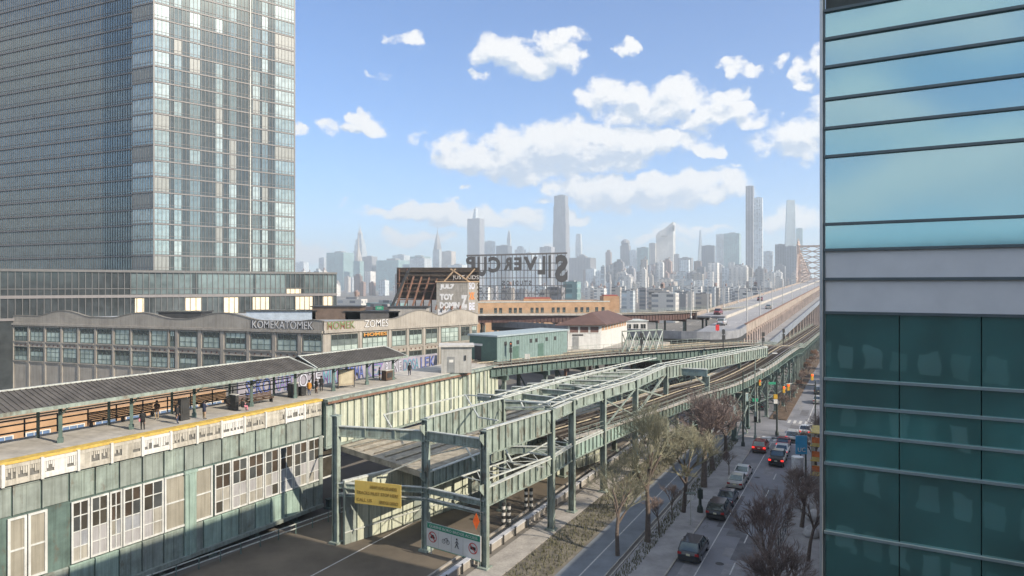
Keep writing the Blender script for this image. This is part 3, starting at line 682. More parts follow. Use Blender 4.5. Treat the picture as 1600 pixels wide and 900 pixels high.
line_viaduct('steel_viaduct', 'lower two track viaduct sweeping beside the street toward the bridge', Lp, 6.6, 1.4, bent=6.5, start=34, gm=GREEN_M, lb=1)
track(Lp, 1.6, 0); track(Lp, 5.0, 0)
# heavy free-standing bents right of the frames, beside the street
bt = thing('steel_bent', 'heavy blue green box beam bents crossing beside the street trees', 'steel frame', (34, 100, 0))
BLU = mat('blue green box beam', (.17, .245, .255), .5, var=.15, rust=.3, streak=.3)
for (xa, ya, za, xb_, yb, zb_, hh) in ((1088, 627, 5.6, 1147, 634, 5.6, 1.5), (1140, 612, 6.0, 1167, 615, 6, 1.3)):
    p = at(xa, ya, za); q = at(xb_, yb, zb_)
    mb = MB(); mb.bar(p - Vector((0, 0, hh / 2)), q - Vector((0, 0, hh / 2)), .7, hh); b = mb.build('box_beam', BLU, bt)
    MB().bar(p, q, .95, .12).build('top_flange', PALESTEEL, b)
    mb = MB()
    for k in range(5): c = p.lerp(q, k / 4) - Vector((0, 0, hh / 2)); mb.box(c, (.1, .9, hh - .1), math.atan2((q - p).y, (q - p).x))
    mb.build('stiffener', BLU, b)['kind'] = 'stuff'
    column(bt, q.x, q.y, 0, q.z - hh, .7, GREEN_D)
    column(bt, p.x, p.y, 0, p.z - hh, .7, GREEN_D)
for a, b in (((1150, 692, 0), (1168, 683, 0)),):
    p = at(*a); q = at(*b); xbrace(bt, p, q, .8, 5.2, GREEN, .18)
# gallows frame at the junction
p, q = at(1042, 574, 11.6), at(1105, 577, 11.6)
gf = thing('portal_frame', 'blue green portal frame over the lower tracks at the junction', 'steel frame', (p.x, p.y, 0))
MB().bar(p - Vector((0, 0, .55)), q - Vector((0, 0, .55)), .7, 1.1).build('beam', BLU, gf); MB().bar(p, q, .9, .1).build('top_flange', PALESTEEL, gf)
for c in (p, q): column(gf, c.x, c.y, 0, 10.5, .6)
MB().bar((p.x, p.y, 9), (p.x + 2, p.y, 10.5), .2, .2).build('knee_brace', GREEN, gf); MB().bar((q.x, q.y, 9), (q.x - 2, q.y, 10.5), .2, .2).build('knee_brace', GREEN, gf)
# lattice railing truss beyond the cabin (X braced green/white)
tr = thing('lattice_truss', 'green and white cross braced railing truss left of the curving ramp', 'truss', (22, 127, 12.4))
a, b = atY(972, 548, 124), atY(1035, 541, 129)
mb = MB(); 
n = 6
for i in range(n + 1): c = a.lerp(b, i / n); MB().bar((c.x, c.y, 12.4), (c.x, c.y, 16.4), .16, .16).build('post', GREEN, tr)
for i in range(n):
    c, d = a.lerp(b, i / n), a.lerp(b, (i + 1) / n)
    MB().bar((c.x, c.y, 12.6), (d.x, d.y, 16.2), .2, .2).build('diagonal', PALESTEEL if i % 2 else GREEN, tr); MB().bar((c.x, c.y, 16.2), (d.x, d.y, 12.6), .14, .14).build('diagonal', GREEN, tr)
MB().bar((a.x, a.y, 16.4), (b.x, b.y, 16.4), .2, .2).build('chord', GREEN, tr); MB().bar((a.x, a.y, 14.4), (b.x, b.y, 14.4), .12, .12).build('chord', GREEN, tr)

# ------------------------------------------------------------------ bridge approach
for px, py, z, lab in ((1192, 549, 10.6, 'dark railway signal mast beside the merging upper tracks'), (1224, 541, 10.2, 'dark double headed signal where the elevated lines meet the bridge'), (1130, 548, 12.2, 'thin railway signal on the upper viaduct above the portal frame'), (1002, 556, 12.2, 'railway signal beside the lattice truss on the upper viaduct')):
    p = at(px, py, z); t = thing('railway_signal', lab, 'railway signal', p); MB().lathe(p, [(.12, 0), (.09, 4.2)], 8).build('mast', DARK, t)
    for dz in (2.6, 3.7): MB().box(p + Vector((0, -.2, dz)), (.5, .3, .85)).build('signal_head', DARK, t)
    MB().bar(p + Vector((-.5, 0, 2.0)), p + Vector((.5, 0, 2.0)), .5, .06).build('ladder_platform', DARK, t)
gr_ = thing('guard_rail', 'pale two bar guard rail along the plaza road below the station windows', 'guard rail', (-30, 56, 0))
G0, G1 = Vector((-31, 54, 0)), Vector((-18.2, 72.5, 0))
for z in (.55, 1.0): MB().bar(G0 + Vector((0, 0, z)), G1 + Vector((0, 0, z)), .07, .09).build('rail', PALESTEEL, gr_)
for k in range(12): q = G0.lerp(G1, k / 11); MB().bar(q, q + Vector((0, 0, 1.05)), .1, .1).build('post', GREEN_D, gr_)
BR = thing('bridge_approach', 'long sunlit elevated roadway climbing toward the bridge tower', 'bridge', (49, 148, 0))
B0 = Vector((49, 148, 14.0)); BD = Vector((.463, .886, .028)); BL = Vector((-.886, .463, 0))
def bp(s, o, z=0): return B0 + BD * s + BL * o + Vector((0, 0, z))
ROADC = mat('pale concrete roadway', (.30, .30, .31), .85, var=.15, scale=.15); PARA = mat('tan stained parapet', (.33, .28, .24), .85, var=.25, scale=.4, streak=.4)
LEN = 640
def bslab(mb, s0, s1, o0, o1, z0, z1):
    vs = [bp(s, o, z) for s in (s0, s1) for (o, z) in ((o0, z0), (o1, z0), (o1, z1), (o0, z1))]
    return mb.add(vs, [(0, 1, 2, 3), (7, 6, 5, 4), (0, 4, 5, 1), (1, 5, 6, 2), (2, 6, 7, 3), (3, 7, 4, 0)])
bslab(MB(), 15.2, LEN, 0, 9.9, -.5, 0).build('deck', ROADC, BR); bslab(MB(), 55, LEN, 9.9, 20, -.5, 0).build('deck', ROADC, BR)
bslab(MB(), 15.2, LEN, -.3, .1, -1.0, 1.1).build('parapet', PARA, BR); bslab(MB(), 15.2, LEN, -.42, .22, 1.1, 1.25).build('coping', RUSTY, BR)
bslab(MB(), 45, LEN, 9.8, 10.2, 0, .8).build('median_barrier', CONC_L, BR); bslab(MB(), 55, LEN, 20, 20.4, -1.0, 1.0).build('parapet', PARA, BR)
mb = MB()
for k in range(70): bslab(mb, 4 + k * 9, 7 + k * 9, 4.9, 5.08, .005, .016); bslab(mb, 4 + k * 9, 7 + k * 9, 14.9, 15.08, .005, .016)
mb.build('lane_marking', PAINTW, BR)['kind'] = 'stuff'
TANS = mat('tan pink bridge steel', (.58, .47, .41), .7, var=.2, scale=.5, rust=.2)
for k in range(140):
    s = 12 + k * 4.4; bslab(MB(), s, s + .7, -.25, .5, -5.2, -1.0).build('arcade_post', TANS, BR)
    if k < 40: 
        mb = MB(); mb.bar(bp(s + .3, .1, -2.2), bp(s + 2.2, .1, -1.05), .3, .3); mb.bar(bp(s + .3, .1, -2.2), bp(s - 1.6, .1, -1.05), .3, .3); mb.build('bracket', TANS, BR)
bslab(MB(), 12, LEN, -3.8, .6, -5.8, -5.2).build('lower_deck', ROADC, BR); bslab(MB(), 12, LEN, -4.0, -3.75, -6.5, -4.4).build('parapet', mat('blue grey lower parapet', (.19, .22, .26), .7, var=.2, scale=.4), BR)
bslab(MB(), 15, LEN, .6, 20, -6.6, -5.5).build('lower_deck', mat('dark steel soffit', (.10, .09, .085), .8, var=.3), BR)
for k in range(40):
    s = 18 + k * 14
    for o in (-3.0, 8, 17): q = bp(s, o); column(BR, q.x, q.y, 0, q.z - 6.6, .8, TANS, 'pier')
# curving ramp joining from the left
ramp_pts = [(-6, 205, 13.2), (10, 186, 13.4), (24, 162, 13.8), (34, 149.5, 14), (43, 146, 14), (49.6, 149.2, 14.1), (56, 161.5, 14.43)]
RP = smooth_path(ramp_pts, 3)
rp = thing('ramp', 'grey curving road ramp sweeping into the bridge roadway', 'road ramp', RP[0])
mb = MB(); ribbon(mb, RP, 0, 9.5, -.4, -.02); mb.build('deck', mat('grey ramp asphalt', (.25, .26, .28), .8, var=.15, scale=.2), rp)
mb = MB(); ribbon(mb, RP, -.35, 0, -.9, .85); mb.build('parapet', mat('bluish grey concrete parapet', (.25, .26, .28), .8, var=.25, scale=.5, streak=.3), rp)
mb = MB(); ribbon(mb, RP, -.3, 9.5, -2.0, -.42); mb.build('edge_girder', DARK, rp)
for p, n, d in walk(RP, 9, 5):
    for o in (.6, 8.8): c = p + n * o; column(rp, c.x, c.y, 0, c.z - 2.0, .6, RUSTY)
q = atY(1121, 512, 150); t = thing('road_sign', 'small bright red barrier board standing on the curving ramp', 'sign', q); MB().box(q, (.8, .12, 1.3)).build('plate', emis('red board', (.6, .03, .03), 0), t); MB().bar(q, q - Vector((0, 0, 2.2)), .1, .1).build('post', DARK, t)
# dark red steel viaduct crossing the view beyond the house
RV = smooth_path([(-22, 196, 15.9), (0, 199, 15.9), (30, 203, 15.9), (66, 222, 16.2), (110, 268, 17)], 4)
DKR = mat('dark red brown girder', (.11, .062, .055), .7, var=.3, rust=.3)
line_viaduct('railway_viaduct', 'dark red steel railway viaduct crossing behind the white house', RV, 9, 2.0, bent=11, railing=True, gm=DKR, deckm=CONC, xb=False)
track(RV, 2.4, 0)
MB().prism([(-22.2, 194.6), (33, 201.5), (33, 205.5), (-22, 199)], 15.95, 16.3).build('platform', CONC_L, thing('platform', 'pale platform edge on top of the dark red viaduct', 'platform', (-22, 195, 16)))
# ------------------------------------------------------------------ bridge tower
BT = thing('bridge_tower', 'tan lattice bridge tower topped by finials behind the glass building', 'bridge tower', bp(460, 10))
s0 = 452
for o in (1, 23):
    for so in (0, 9):
        MB().add([bp(s0 + so + a, o + b, z) for (z, w) in ((-14, 1.5), (31, .9)) for a, b in ((-w, -w), (w, -w), (w, w), (-w, w))], [(3, 2, 1, 0), (4, 5, 6, 7), (0, 1, 5, 4), (1, 2, 6, 5), (2, 3, 7, 6), (3, 0, 4, 7)]).build('leg', TANS, BT)
        MB().lathe(bp(s0 + so, o, 31), [(1.2, 0), (1.4, .8), (.6, 1.6), (.8, 2.6), (.3, 4), (.12, 6)], 10).build('finial', TANS, BT)
for k in range(8):
    z = -6 + k * 4.55
    for o in (1, 23):
        for a, b in ((0, 9), (9, 0)): MB().bar(bp(s0 + a, o, z), bp(s0 + b, o, z + 4.55), .6, .6).build('lattice', TANS, BT)
        MB().bar(bp(s0, o, z), bp(s0 + 9, o, z), .7, .7).build('strut', TANS, BT)
    if k > 1:
        for a, b in ((1, 12), (12, 23), (12, 1), (23, 12)):
            MB().bar(bp(s0, a, z), bp(s0, b, z + 4.55), .55, .55).build('lattice', TANS, BT)
        MB().bar(bp(s0, 1, z), bp(s0, 23, z), .8, .8).build('strut', TANS, BT)
MB().bar(bp(s0, 1, 30.2), bp(s0, 23, 30.2), 1.4, 1.6).build('top_beam', TANS, BT)
# cantilever truss beyond and before the tower
for o in (1, 23):
    for sg in (-1, 1):
        prev = bp(s0 + 4, o, 30)
        for k in range(1, 11):
            f = k / 10; L_ = 13 if sg > 0 else 1.8; cur = bp(s0 + 4 + sg * k * L_, o, 30 - 26 * f); bot = bp(s0 + 4 + sg * k * L_, o, 0); pb = bp(s0 + 4 + sg * (k - 1) * L_, o, 0)
            MB().bar(prev, cur, .9, 1.2).build('chord', TANS, BT); prev = cur
            if sg > 0 or k % 3 == 0: MB().bar(bot, cur, .5, .5).build('hanger', TANS, BT); MB().bar(bp(s0 + 4, o, 30 - 30 * f), cur, .35, .35).build('lattice', TANS, BT)
# ------------------------------------------------------------------ lamp posts on bridge
def lamp(x, y, z0, h, label, arm=2.0, ang=0, group=None, m=None):
    t = thing('street_lamp', label, 'street lamp', (x, y, z0), group); mm = m or mat('galvanised lamp pole', (.50, .50, .49), .5, metal=.3)
    mb = MB(); mb.lathe((x, y, z0), [(.28, 0), (.28, .5), (.17, .7), (.11, h)], 8); mb.build('pole', mm, t)
    e = Vector((x + math.cos(ang) * arm, y + math.sin(ang) * arm, z0 + h + .35)); MB().tube((x, y, z0 + h - .05), e, .05, .04, 6).build('arm', mm, t)
    MB().box(e + Vector((math.cos(ang) * .3, math.sin(ang) * .3, 0)), (.7, .28, .14), ang).build('lamp_head', mat('lamp head', (.6, .6, .58), .4), t)
    return t
for k, s in enumerate((14, 38, 66, 98, 134, 176, 224, 280)):
    q = bp(s + 8, .6); lamp(q.x, q.y, q.z, 9.5, 'pale lamp post on the bridge parapet, number %s from the near end' % ('one two three four five six seven eight'.split()[k]) if 0 else 'pale lamp post along the right parapet of the bridge roadway', 1.8, math.atan2(BL.y, BL.x), 'lamp posts along the bridge')
    q = bp(s + 30, 19.4); lamp(q.x, q.y, q.z, 9.5, 'pale lamp post along the left parapet of the bridge roadway', 1.8, math.atan2(-BL.y, -BL.x), 'lamp posts along the far bridge edge')
# ------------------------------------------------------------------ sheds, house, cabin
def hut(name, label, cat, corner, d, w, dep, z0, z1, wm, rm, over=.3, slope=0):
    t = thing(name, label, cat, corner); d = Vector((d[0], d[1])).normalized(); n = Vector((-d.y, d.x)); c = Vector((corner[0], corner[1]))
    poly = [c, c + d * w, c + d * w + n * dep, c + n * dep]
    MB().prism(poly, z0, z1).build('wall', wm, t)
    po = [c - d * over - n * over, c + d * (w + over) - n * over, c + d * (w + over) + n * (dep + over), c - d * over + n * (dep + over)]
    MB().prism(po, z1 + .003, z1 + .25).build('roof', rm, t)
    return t, Facade(c, c + d * w), Facade(c + n * dep, c)
SHG = mat('sea green corrugated shed', (.19, .27, .26), .6, var=.12, streak=.35); SHD = mat('shade toned shed green', (.075, .14, .115), .6, var=.15)  # darker copy: shade of the end wall put in its colour, doors reuse it
shed, sf, se = hut('green_shed', 'long green metal shed with square vents beyond the platform end', 'shed', (-2.4, 108, 12.4), (12.5, 15.5), 20, 6.0, 12.4, 16.6, SHG, mat('pale teal roof', (.33, .40, .42), .5, var=.12), .25)
for i, s in enumerate((1.8, 5.0, 8.6, 10.2, 13.2, 15.8)): sf.box(MB(), s, s + .65, 15.1, 15.75, -.02, .05).build('vent', DARK, shed)
for s in (4.0, 11.0): sf.box(MB(), s, s + 1.6, 12.6, 14.8, -.02, .04).build('door', SHD, shed)
mb = MB()
for i in range(28): sf.box(mb, .1 + i * .71, .15 + i * .71, 12.5, 16.5, -.01, .03)
mb.build('rib', SHG, shed)['kind'] = 'stuff'
se.box(MB(), .02, 6.0, 12.45, 16.5, -.02, .02).build('end_shade_panel', SHD, shed); se.box(MB(), 1.2, 2.6, 12.5, 14.9, .02, .06).build('door', DARK, shed); se.box(MB(), 1.0, 2.9, 15.0, 15.35, .02, .07).build('notice', WHITEP, shed)
plat2 = thing('station_platform', 'far platform slab carrying the green shed and the white house', 'platform', (-8, 108, 12))
MB().prism([(-8, 106.2), (-3.4, 104.4), (2, 111.5), (28, 138), (40, 156), (24, 166), (-12, 118)], 11.7, 12.38).build('deck', CONC, plat2)
# white house with hip roof
hc = Vector((10.9, 131.5)); hd = Vector((6.2, 0.8)).normalized(); hn = Vector((-hd.y, hd.x))
HS = thing('signal_house', 'white boarded signal house with dark brown hipped roof', 'house', (10.9, 131.5, 12.3))
wp = Vector((9.3, 21)).normalized(); h1 = hc + hd * 6.6; h2 = h1 + wp * 21; h3 = hc + wp * 21
HW = mat('white painted boards', (.62, .62, .60), .7, var=.08, streak=.25)
MB().prism([hc, h1, h2, h3], 12.3, 17.2).build('wall', HW, HS)
zr = 17.25; ov = [hc + Vector((-2.6, -1.2)), h1 + Vector((.9, -1.0)), h2 + Vector((1.4, 1)), h3 + Vector((-2.4, 1))]
r0 = (hc + h1) / 2 + wp * 5; r1 = (h2 + h3) / 2 - wp * 4
MB().add([(p.x, p.y, zr) for p in ov] + [(r0.x, r0.y, zr + 2.2), (r1.x, r1.y, zr + 2.2)] + [(p.x, p.y, zr - .18) for p in ov], [(0, 1, 4), (1, 2, 5, 4), (2, 3, 5), (3, 0, 4, 5), (0, 6, 7, 1), (1, 7, 8, 2), (2, 8, 9, 3), (3, 9, 6, 0), (9, 8, 7, 6)]).build('roof', BROWNR, HS)
F1 = Facade(hc, h1); F2 = Facade(h1, h2)
for k in range(3): window(F1, HS, .3 + k * 2.05, 2.2 + k * 2.05, 15.5, 16.9, 1, 1, WHITEP, lambda c, r: mat('brown shutter', (.14, .08, .07), .7), .12, .06, .08)
F1.box(MB(), 1.0, 2.2, 12.35, 14.9, -.01, .06).build('door', mat('grey door', (.25, .26, .26), .6), HS); F1.box(MB(), .9, 3.1, 15.0, 15.3, 0, .05).build('notice', DARK, HS)
for k in range(9): window(F2, HS, .5 + k * 2.2, 2.4 + k * 2.2, 15.8, 16.9, 1, 1, WHITEP, lambda c, r: mat('tan blind', (.40, .25, .15), .7), .1, .06, .08)
mb = MB()
for k in range(28): F2.box(mb, .3 + k * .74, .38 + k * .74, 12.4, 15.7, 0, .05)
mb.build('batten', HW, HS)['kind'] = 'stuff'
# low windowed building behind house
lb, l1, l2 = hut('low_building', 'low white building with a strip of small windows right of the signal house', 'building', (29.4, 176, 10), (1, .1), 6.2, 8, 10, 15.4, HW, PALESTEEL)
for k in range(3): window(l1, lb, .4 + k * 1.95, 1.95 + k * 1.95, 13.4, 14.8, 2, 1, WHITEP, lambda c, r: GLD, .1, .06, .06)
# grey utility cabin
cb, c1, c2 = hut('utility_cabin', 'small grey utility cabin with a flat overhanging roof at the platform end', 'cabin', E(45.5, 1.3, 12.5), (1, .08), 4.3, 3.4, 12.5, 16.2, mat('light grey cabin wall', (.42, .42, .40), .8, var=.12, streak=.4), mat('pale flat roof', (.52, .51, .48), .7, var=.15), .35)
c1.box(MB(), .9, 1.9, 12.55, 14.8, 0, .05).build('door', mat('grey door', (.25, .26, .26), .6), cb); c1.box(MB(), 1.1, 1.7, 14.0, 14.4, .05, .07).build('notice', WHITEP, cb); c1.box(MB(), 3.3, 3.5, 14.3, 15.0, 0, .12).build('fixture', DARK, cb)
# platform clutter at far end
for i, (px, py, lab) in enumerate(((722, 576, 'dark slim signal post beside the grey cabin'), (798, 566, 'dark railway signal mast in front of the green shed'))):
    p = at(px, py, 12.4); t = thing('railway_signal', lab, 'railway signal', p)
    MB().lathe(p, [(.1, 0), (.08, 3.4)], 8).build('mast', DARK, t)
    for z in (2.0, 2.9): MB().box(p + Vector((0, -.18, z)), (.45, .3, .8)).build('signal_head', DARK, t)
    MB().lathe(p + Vector((0, -.34, 3.0)), [(.09, 0), (.09, .05)], 8).build('lens', emis('signal lamp', (.9, .25, .1), 1.2), t)
p = at(824, 563, 12.4); t = thing('notice_board', 'small white square notice on a post by the green shed', 'sign', p); MB().bar(p, p + Vector((0, 0, .5)), .08, .08).build('post', DARK, t); MB().box(p + Vector((0, -.06, .65)), (.85, .05, .85)).build('panel', WHITEP, t)
p = at(727, 571, 12.4); t = thing('pipe_stack', 'reddish stacked pipes between the grey cabin and the green shed', 'pipes', p)
for k in range(6): MB().tube(p + Vector((-1 + (k % 3) * .45, 1.2, .2 + (k // 3) * .4)), p + Vector((-.2 + (k % 3) * .45, 3.4, .2 + (k // 3) * .4)), .18, .18, 8).build('pipe', mat('red painted pipe', (.35, .10, .08), .6), t)
# ------------------------------------------------------------------ canopy
CN = thing('platform_canopy', 'long dark corrugated gable canopy over the station platform', 'canopy', E(-12, 4, 12.5))
def canopy(t0, t1, drop=0):
    n0, n1 = E(t0, 1.7, 15.65 - drop), E(t1, 1.7, 15.65 - drop); r0, r1 = E(t0, 4.7, 16.85 - drop), E(t1 - 1.2, 4.7, 16.85 - drop); f0, f1 = E(t0, 7.7, 15.65 - drop), E(t1, 7.7, 15.65 - drop)
    up = Vector((0, 0, .1))
    mb = MB(); mb.add([n0, n1, r1, r0, f0, f1], [(0, 1, 2, 3), (3, 2, 5, 4), (1, 5, 2)]); mb.add([p - up for p in (n0, n1, r1, r0, f0, f1)], [(3, 2, 1, 0), (4, 5, 2, 3), (2, 5, 1)]); rf = mb.build('roof', ROOFD, CN)
    mb = MB(); k = int((t1 - t0) / .42)
    for i in range(k):
        a = i / k; mb.bar(n0.lerp(n1, a) + Vector((0, 0, .02)), r0.lerp(r1, a) + Vector((0, 0, .02)), .1, .1); mb.bar(r0.lerp(r1, a), f0.lerp(f1, a), .1, .1)
    mb.build('rib', ROOFD, rf)['kind'] = 'stuff'
    MB().bar(r0 + up * .6, r1 + up * .6, .22, .12).build('ridge_cap', PALESTEEL, rf)
    MB().bar(n0 - up, n1 - up, .12, .28).build('fascia', GREEN, CN); MB().bar(f0 - up, f1 - up, .12, .28).build('fascia', GREEN, CN)
    MB().bar(n1 - up, r1, .14, .2).build('end_trim', PALESTEEL, CN); MB().bar(f1 - up, r1, .14, .2).build('end_trim', PALESTEEL, CN)
    MB().bar(n0 + up, r0 + up, .18, .08).build('end_trim', PALESTEEL, CN)
canopy(-16, 22.2); canopy(22.4, 38.5, .05)
for k, t in enumerate((-15, -9.3, -3.6, 2.1, 8.1, 14.6, 20.4, 26.2, 32, 37)):
    for o in (3.0,):
        q = E(t, o); mb = MB(); mb.box((q.x, q.y, 14.1), (.26, .26, 3.2), .5); mb.box((q.x, q.y, 12.7), (.4, .4, .4), .5); mb.build('post', GREEN_D, CN)
        MB().bar(E(t, 1.8, 15.45), E(t, 7.6, 15.45), .14, .22).build('cross_beam', GREEN, CN)
        MB().bar(E(t, 3.0, 14.6), E(t, 1.9, 15.4), .1, .1).build('bracket', GREEN, CN)
    q = E(t, 6.4); MB().box((q.x, q.y, 14.0), (.22, .22, 3.0), .5).build('post', GREEN_D, CN)
MB().bar(E(-16, 3.0, 15.5), E(38, 3.0, 15.5), .16, .3).build('beam', GREEN, CN); MB().bar(E(-16, 6.4, 15.5), E(38, 6.4, 15.5), .16, .3).build('beam', GREEN, CN)
MB().bar(E(-14, 2.6, 15.1), E(37, 2.6, 15.1), .05, .1).build('conduit', GREEN_D, CN)
# fence behind the platform
fb = thing('platform_fence', 'dark rail fence along the back of the station platform', 'fence', E(-14, 7.7))
for z in (13.0, 13.6, 14.0): MB().bar(E(-14, 7.7, z), E(24, 7.7, z), .07, .12).build('rail', DARK, fb)
for i in range(16): MB().bar(E(-14 + i * 2.5, 7.7, 12.5), E(-14 + i * 2.5, 7.7, 14.05), .09, .09).build('post', DARK, fb)
# graffiti wall and tan wall with blue windows beyond the tracks
Q0, Q1 = E(24, 17), E(62, 14)
qw = thing('graffiti_wall', 'long low wall covered in blue and purple graffiti beyond the platform', 'wall', (Q0.x, Q0.y, 0))
QF = Facade(Q0, Q1); QF.box(MB(), 0, QF.L, 0, 13.2, -.3, 0).build('wall', mat('mauve grey wall', (.30, .29, .34), .85, var=.25, scale=.5), qw)
gc = [mat('graffiti blue', (.10, .14, .38), .7, var=.4), mat('graffiti violet', (.20, .14, .34), .7, var=.3), mat('graffiti pale', (.50, .52, .60), .7), mat('graffiti teal', (.12, .30, .34), .7)]
def tagword(F, parent, s, a0, z0, w, h, out, m1, m2):
    me = text_mesh(s, w, h, .02, .03); me.materials.clear(); me.materials.append(m2); q = F.P(a0, z0, out); inst('lettering', me, parent, q, F.rz)
    me = text_mesh(s, w * .97, h * .94, .02); me.materials.clear(); me.materials.append(m1); q = F.P(a0 + w * .015, z0 + h * .03, out + .03); inst('lettering', me, parent, q, F.rz)
for i in range(9): tagword(QF, qw, ['SEKO', 'NARD', 'OZE', 'MIRK', 'TOMA', 'KEZ', 'RUNE', 'DOSA', 'LEK'][i], 1 + i * 4.1, 10.9, 3.7, 2.0, .03, gc[i % 4], gc[(i + 2) % 4] if i % 2 else DARK)
T0, T1 = E(-16, 19), E(23, 18)
tw = thing('tan_wall', 'tan walled low building with small blue windows seen under the canopy', 'building', (T0.x, T0.y, 0)); TF = Facade(T0, T1)
TF.box(MB(), 0, TF.L, 0, 11.9, -5, 0).build('wall', TANB, tw)
for k in range(12): window(TF, tw, 1 + k * 3.2, 3.2 + k * 3.2, 9.2, 10.7, 3, 1, WHITEP, lambda c, r: mat('blue window panel', (.14, .22, .38), .3), .1, .06, .06)
# ------------------------------------------------------------------ loft building
LB = thing('loft_building', 'long grey loft factory with wavy parapet and gridded windows behind the platform', 'building', (-30.3, 107.9, 0))
LA, LC, LD = Vector((-30.3, 107.9)), Vector((-6.9, 133.5)), None
dl = (Vector((-68.7, 121)) - LA).normalized(); LL = LA + dl * 95
FL = Facade(LL, LA); FR = Facade(LA, LC)
back = Vector((.33, .944))
MB().prism([LL, LA, LC, LC + Vector((-22, 26)), LA + back * 34, LL + back * 34], 0, 18.3).build('wall', LOFT, LB)
MB().prism([LL + back * .5, LA + back * .6, LC + Vector((-.9, .2)), LC + Vector((-22, 25)), LA + back * 33, LL + back * 33], 18.31, 18.5).build('roof', mat('pale blue grey roof felt', (.34, .37, .41), .8, var=.2, scale=.3), LB)
def parapet(F, bumps):
    mb = MB(); n = int(F.L / .6); o = []
    for i in range(n + 1):
        s = F.L * i / n; h = 19.0
        for c, w, a in bumps:
            if abs(s - c) < w: h = max(h, 19.0 + a * (.5 + .5 * math.cos(math.pi * (s - c) / w)) ** .8)
        o.append((s, h))
    vs = []; 
    for s, h in o: vs += [F.P(s, 17.6, .14), F.P(s, h, .14), F.P(s, h, -.35), F.P(s, 18.2, -.35)]
    fs = [(4 * i + k, 4 * i + 4 + k, 4 * i + 5 + k, 4 * i + 1 + k) for i in range(n) for k in range(3)]
    mb.add(vs, fs); mb.build('parapet', LOFT, LB)
    mb = MB()
    for (s, h), (s2, h2) in zip(o[:-1], o[1:]): mb.bar(F.P(s, h + .05, -.1), F.P(s2, h2 + .05, -.1), .62, .12)
    mb.build('coping', mat('dark stone coping', (.20, .19, .17), .9), LB)
parapet(FL, [(FL.s_of(350), 8, 1.2), (FL.s_of(222), 7, 1.0), (FL.s_of(100), 7, 1.1), (FL.s_of(490), 3, .3)])
parapet(FR, [(FR.s_of(655), 6, 1.3), (FR.s_of(718), 6, 1.2)])
for F in (FL, FR):
    F.box(MB(), 0, F.L, 17.2, 17.6, 0, .35).build('cornice', LOFT, LB)
    for z in (13.75, 9.95): F.box(MB(), 0, F.L, z, z + .22, 0, .12).build('string_course', LOFT, LB)
WF = mat('dark green window frame', (.10, .13, .12), .6)
PANE = [GLP, glass('pale green window glass', (.36, .44, .41), .12, .12), GLD, glass('mid window glass', (.16, .19, .185), .12, .15)]
wl_px = [(208, 233), (237, 262), (266, 273), (281, 308), (318, 343), (353, 384), (393, 424), (434, 464), (474, 503)]
wr_px = [(517, 559), (566, 605), (612, 634), (639, 659), (665, 683), (689, 716), (720, 733), (737, 744.5)]
rw = random.Random(5)
def loftrow(F, spans, z0, z1):
    for a, b in spans:
        c = max(2, round((b - a) / 1.15)); base = rw.random()
        f = None; mb = MB(); F.box(mb, a - .08, b + .08, z0 - .22, z0 - .04, 0, .22); 
        mb.build('sill', LOFT, LB)
        F.box(MB(), a, b, z1 - .0, z1 + .12, 0, .16).build('lintel', LOFT, LB)
        window(F, LB, a, b, z0, z1, c, 3, WF, (lambda c_, r_: (GLD if r_ == 2 and base < .7 else rw.choice(PANE[:2] + [PANE[3]] if base < .8 else PANE))), .1, .07, .07, panes='rows')
spL = [(FL.s_of(a), FL.s_of(b)) for a, b in wl_px]; spR = [(FR.s_of(a), FR.s_of(b)) for a, b in wr_px]
s = spL[0][0] - 4.2
while s > 1: spL.insert(0, (s, s + 3.4)); s -= 4.3
for z0, z1 in ((14.2, 16.9), (10.45, 13.1)): loftrow(FL, spL, z0, z1); loftrow(FR, spR, z0, z1)
loftrow(FR, spR[:5], 6.7, 9.3)
for F, sp in ((FL, spL), (FR, spR)):     # pilasters between bays and tie-rod plates
    for (a, b), (c, d) in zip(sp[:-1], sp[1:]):
        m_ = (b + c) / 2; w = min(.9, (c - b) * .5); F.box(MB(), m_ - w / 2, m_ + w / 2, 0, 17.2, 0, .16).build('pilaster', LOFT, LB)
    mb = MB()
    for a, b in sp:
        for k in range(3): F.box(mb, a + (b - a) * (k + .5) / 3 - .12, a + (b - a) * (k + .5) / 3 + .12, 13.35, 13.6, 0, .06)
    mb.build('wall_plate', mat('dark red plate', (.12, .06, .05), .8), LB)['kind'] = 'stuff'
BLK = mat('graffiti black', (.025, .025, .03), .7); WHT = mat('graffiti white', (.62, .62, .62), .7); GRN = mat('graffiti green', (.12, .24, .10), .7); RED = mat('graffiti red', (.30, .08, .06), .7)
tagword(FL, LB, 'KOMEKATOMEK', FL.s_of(394), 17.75, FL.s_of(492) - FL.s_of(394), 1.35, .18, WHT, BLK)
tagword(FR, LB, 'MOMEK', FR.s_of(510), 17.75, FR.s_of(554) - FR.s_of(510), 1.3, .18, GRN, RED)
tagword(FR, LB, 'ZOMES', FR.s_of(568), 17.75, FR.s_of(606) - FR.s_of(568), 1.3, .18, WHT, BLK)
tagword(FR, LB, 'HOMES', FR.s_of(568), 16.25, FR.s_of(604) - FR.s_of(568), .6, .12, mat('graffiti orange', (.60, .22, .05), .7), mat('graffiti yellow', (.6, .45, .1), .7))
